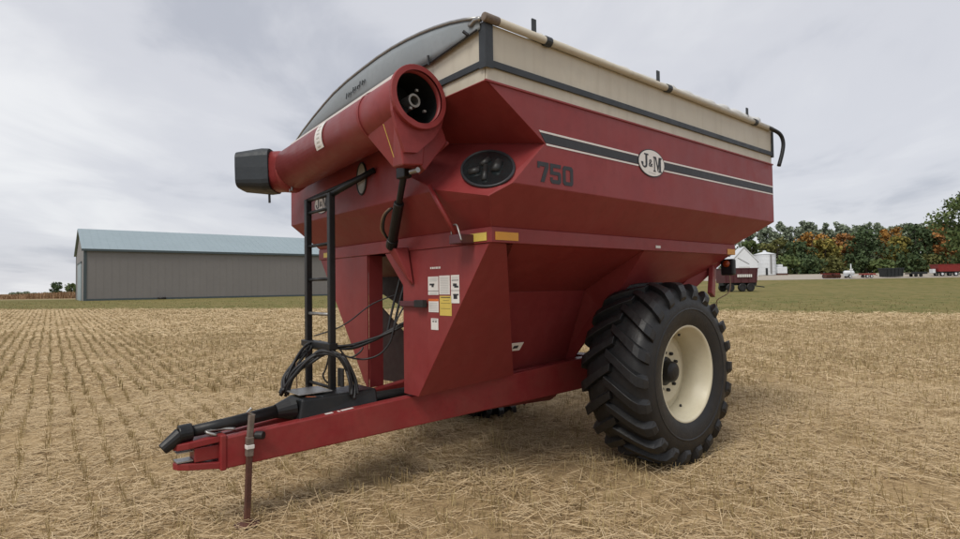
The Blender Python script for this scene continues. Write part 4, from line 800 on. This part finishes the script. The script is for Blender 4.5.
def litter(name, y0, y1, n, lmin, lmax, w, mat_, lift, label, keepf=None, tilt=.16):
    p = field_pts(y0, y1, n); kp = rng.random(n) < np.clip(.62+.5*wave(p, 1.7)+.3*wave(p, 5.3), .06, 1)
    p = p[kp]; m_ = len(p); a = rng.random(m_)*2*np.pi; el = rng.normal(size=m_)*tilt; d = np.stack([np.cos(a)*np.cos(el), np.sin(a)*np.cos(el), np.sin(el)], 1)
    L_ = lmin+(lmax-lmin)*rng.random(m_)**1.5; P = np.column_stack([p, hgt(p[:, 0], p[:, 1])]); lf = np.maximum(.004, lift*rng.random(m_)**1.6 - np.minimum(0, d[:, 2]*L_)*.85)
    V, Q = ribbons(P, d, L_, w*(.6+.8*rng.random(m_)), lf); tag(link(name, npmesh(name, V, Q, 4), mat_), label, 'straw', kind='stuff')
litter('loose_straw', 2.6, 9.5, 120000, .05, .26, .0043, 'straw', .05, 'loose bright straw scattered over the near stubble')
litter('chaff', 2.6, 9.5, 75000, .03, .14, .0065, 'straw_dull', .02, 'short brown chaff lying between the straw')
litter('loose_straw', 9.5, 21, 70000, .06, .24, .0095, 'straw', .06, 'loose straw over the middle of the field')
litter('chaff', 9.5, 21, 40000, .06, .25, .012, 'straw_dull', .03, 'brown chaff over the middle of the field')
litter('loose_straw', 21, 46, 42000, .12, .5, .022, 'straw', .07, 'loose straw near the far edge of the field')
rdir = np.array([math.sin(ROW_AZ), math.cos(ROW_AZ)]); qdir = np.array([math.cos(ROW_AZ), -math.sin(ROW_AZ)])
def stubble(y0, y1, n, w, hmin, hmax, label):
    p = field_pts(y0, y1, n); q = p@qdir; s_ = p@rdir; k = np.round(q/.25); q = k*.25+rng.normal(size=n)*.014+.02*np.sin(s_*1.3+k); p = q[:, None]*qdir+s_[:, None]*rdir
    cl_ = np.sin(s_*9+k*2.3)+np.sin(s_*4.1+k*5.1); kp = rng.random(n) < np.clip(.5+.35*cl_+.3*wave(p, 1.1), .05, 1); p = p[kp]; m_ = len(p)
    t_ = rng.normal(size=(m_, 2))*.2; d = np.column_stack([t_, np.ones(m_)]); d /= np.linalg.norm(d, axis=1)[:, None]
    V, Q = ribbons(np.column_stack([p, hgt(p[:, 0], p[:, 1])-.01]), d, hmin+(hmax-hmin)*rng.random(m_), w*(.7+.6*rng.random(m_)), np.zeros(m_)); tag(link('standing_stubble', npmesh('stubble', V, Q, 4), 'stubble_stem' if y1 < 10 else 'row_stem'), label, 'stubble', kind='stuff')
stubble(2.6, 9.5, 26000, .0058, .06, .15, 'cut stubble stems standing in rows in the foreground')
stubble(9.5, 24, 95000, .010, .07, .16, 'cut stubble stems standing in rows farther back')
stubble(24, 48, 60000, .024, .06, .13, 'cut stubble rows near the far field edge')
n = 12000; xx = rng.random(n)*130-62; yy = edge_y(xx)+np.abs(rng.normal(size=n))*14-1.2; d = np.column_stack([rng.normal(size=(n, 2))*.35, np.ones(n)]); d /= np.linalg.norm(d, axis=1)[:, None]
V, Q = ribbons(np.column_stack([xx, yy, hgt(xx, yy)-.02]), d, .03+.09*rng.random(n), np.full(n, .035), np.zeros(n)); tag(link('verge_grass', npmesh('verge_grass', V, Q, 4), 'verge_blade'), 'short olive grass along the edge of the stubble', 'grass', kind='stuff')
n = 15000; yy = 112+rng.random(n)*70; xx = -.62*yy-rng.random(n)*(.45*yy); d = np.column_stack([rng.normal(size=(n, 2))*.25, np.ones(n)]); d /= np.linalg.norm(d, axis=1)[:, None]
V, Q = ribbons(np.column_stack([xx, yy, hgt(xx, yy)-.02]), d, (.35+.7*rng.random(n))*(1+.45*np.sin(xx*.21)*np.sin(yy*.17+1)), np.full(n, .15), np.zeros(n)); tag(link('tall_dry_grass', npmesh('tall_dry_grass', V, Q, 4), 'tall_grass'), 'tall reddish brown dry grass left of the shed', 'grass', kind='stuff')
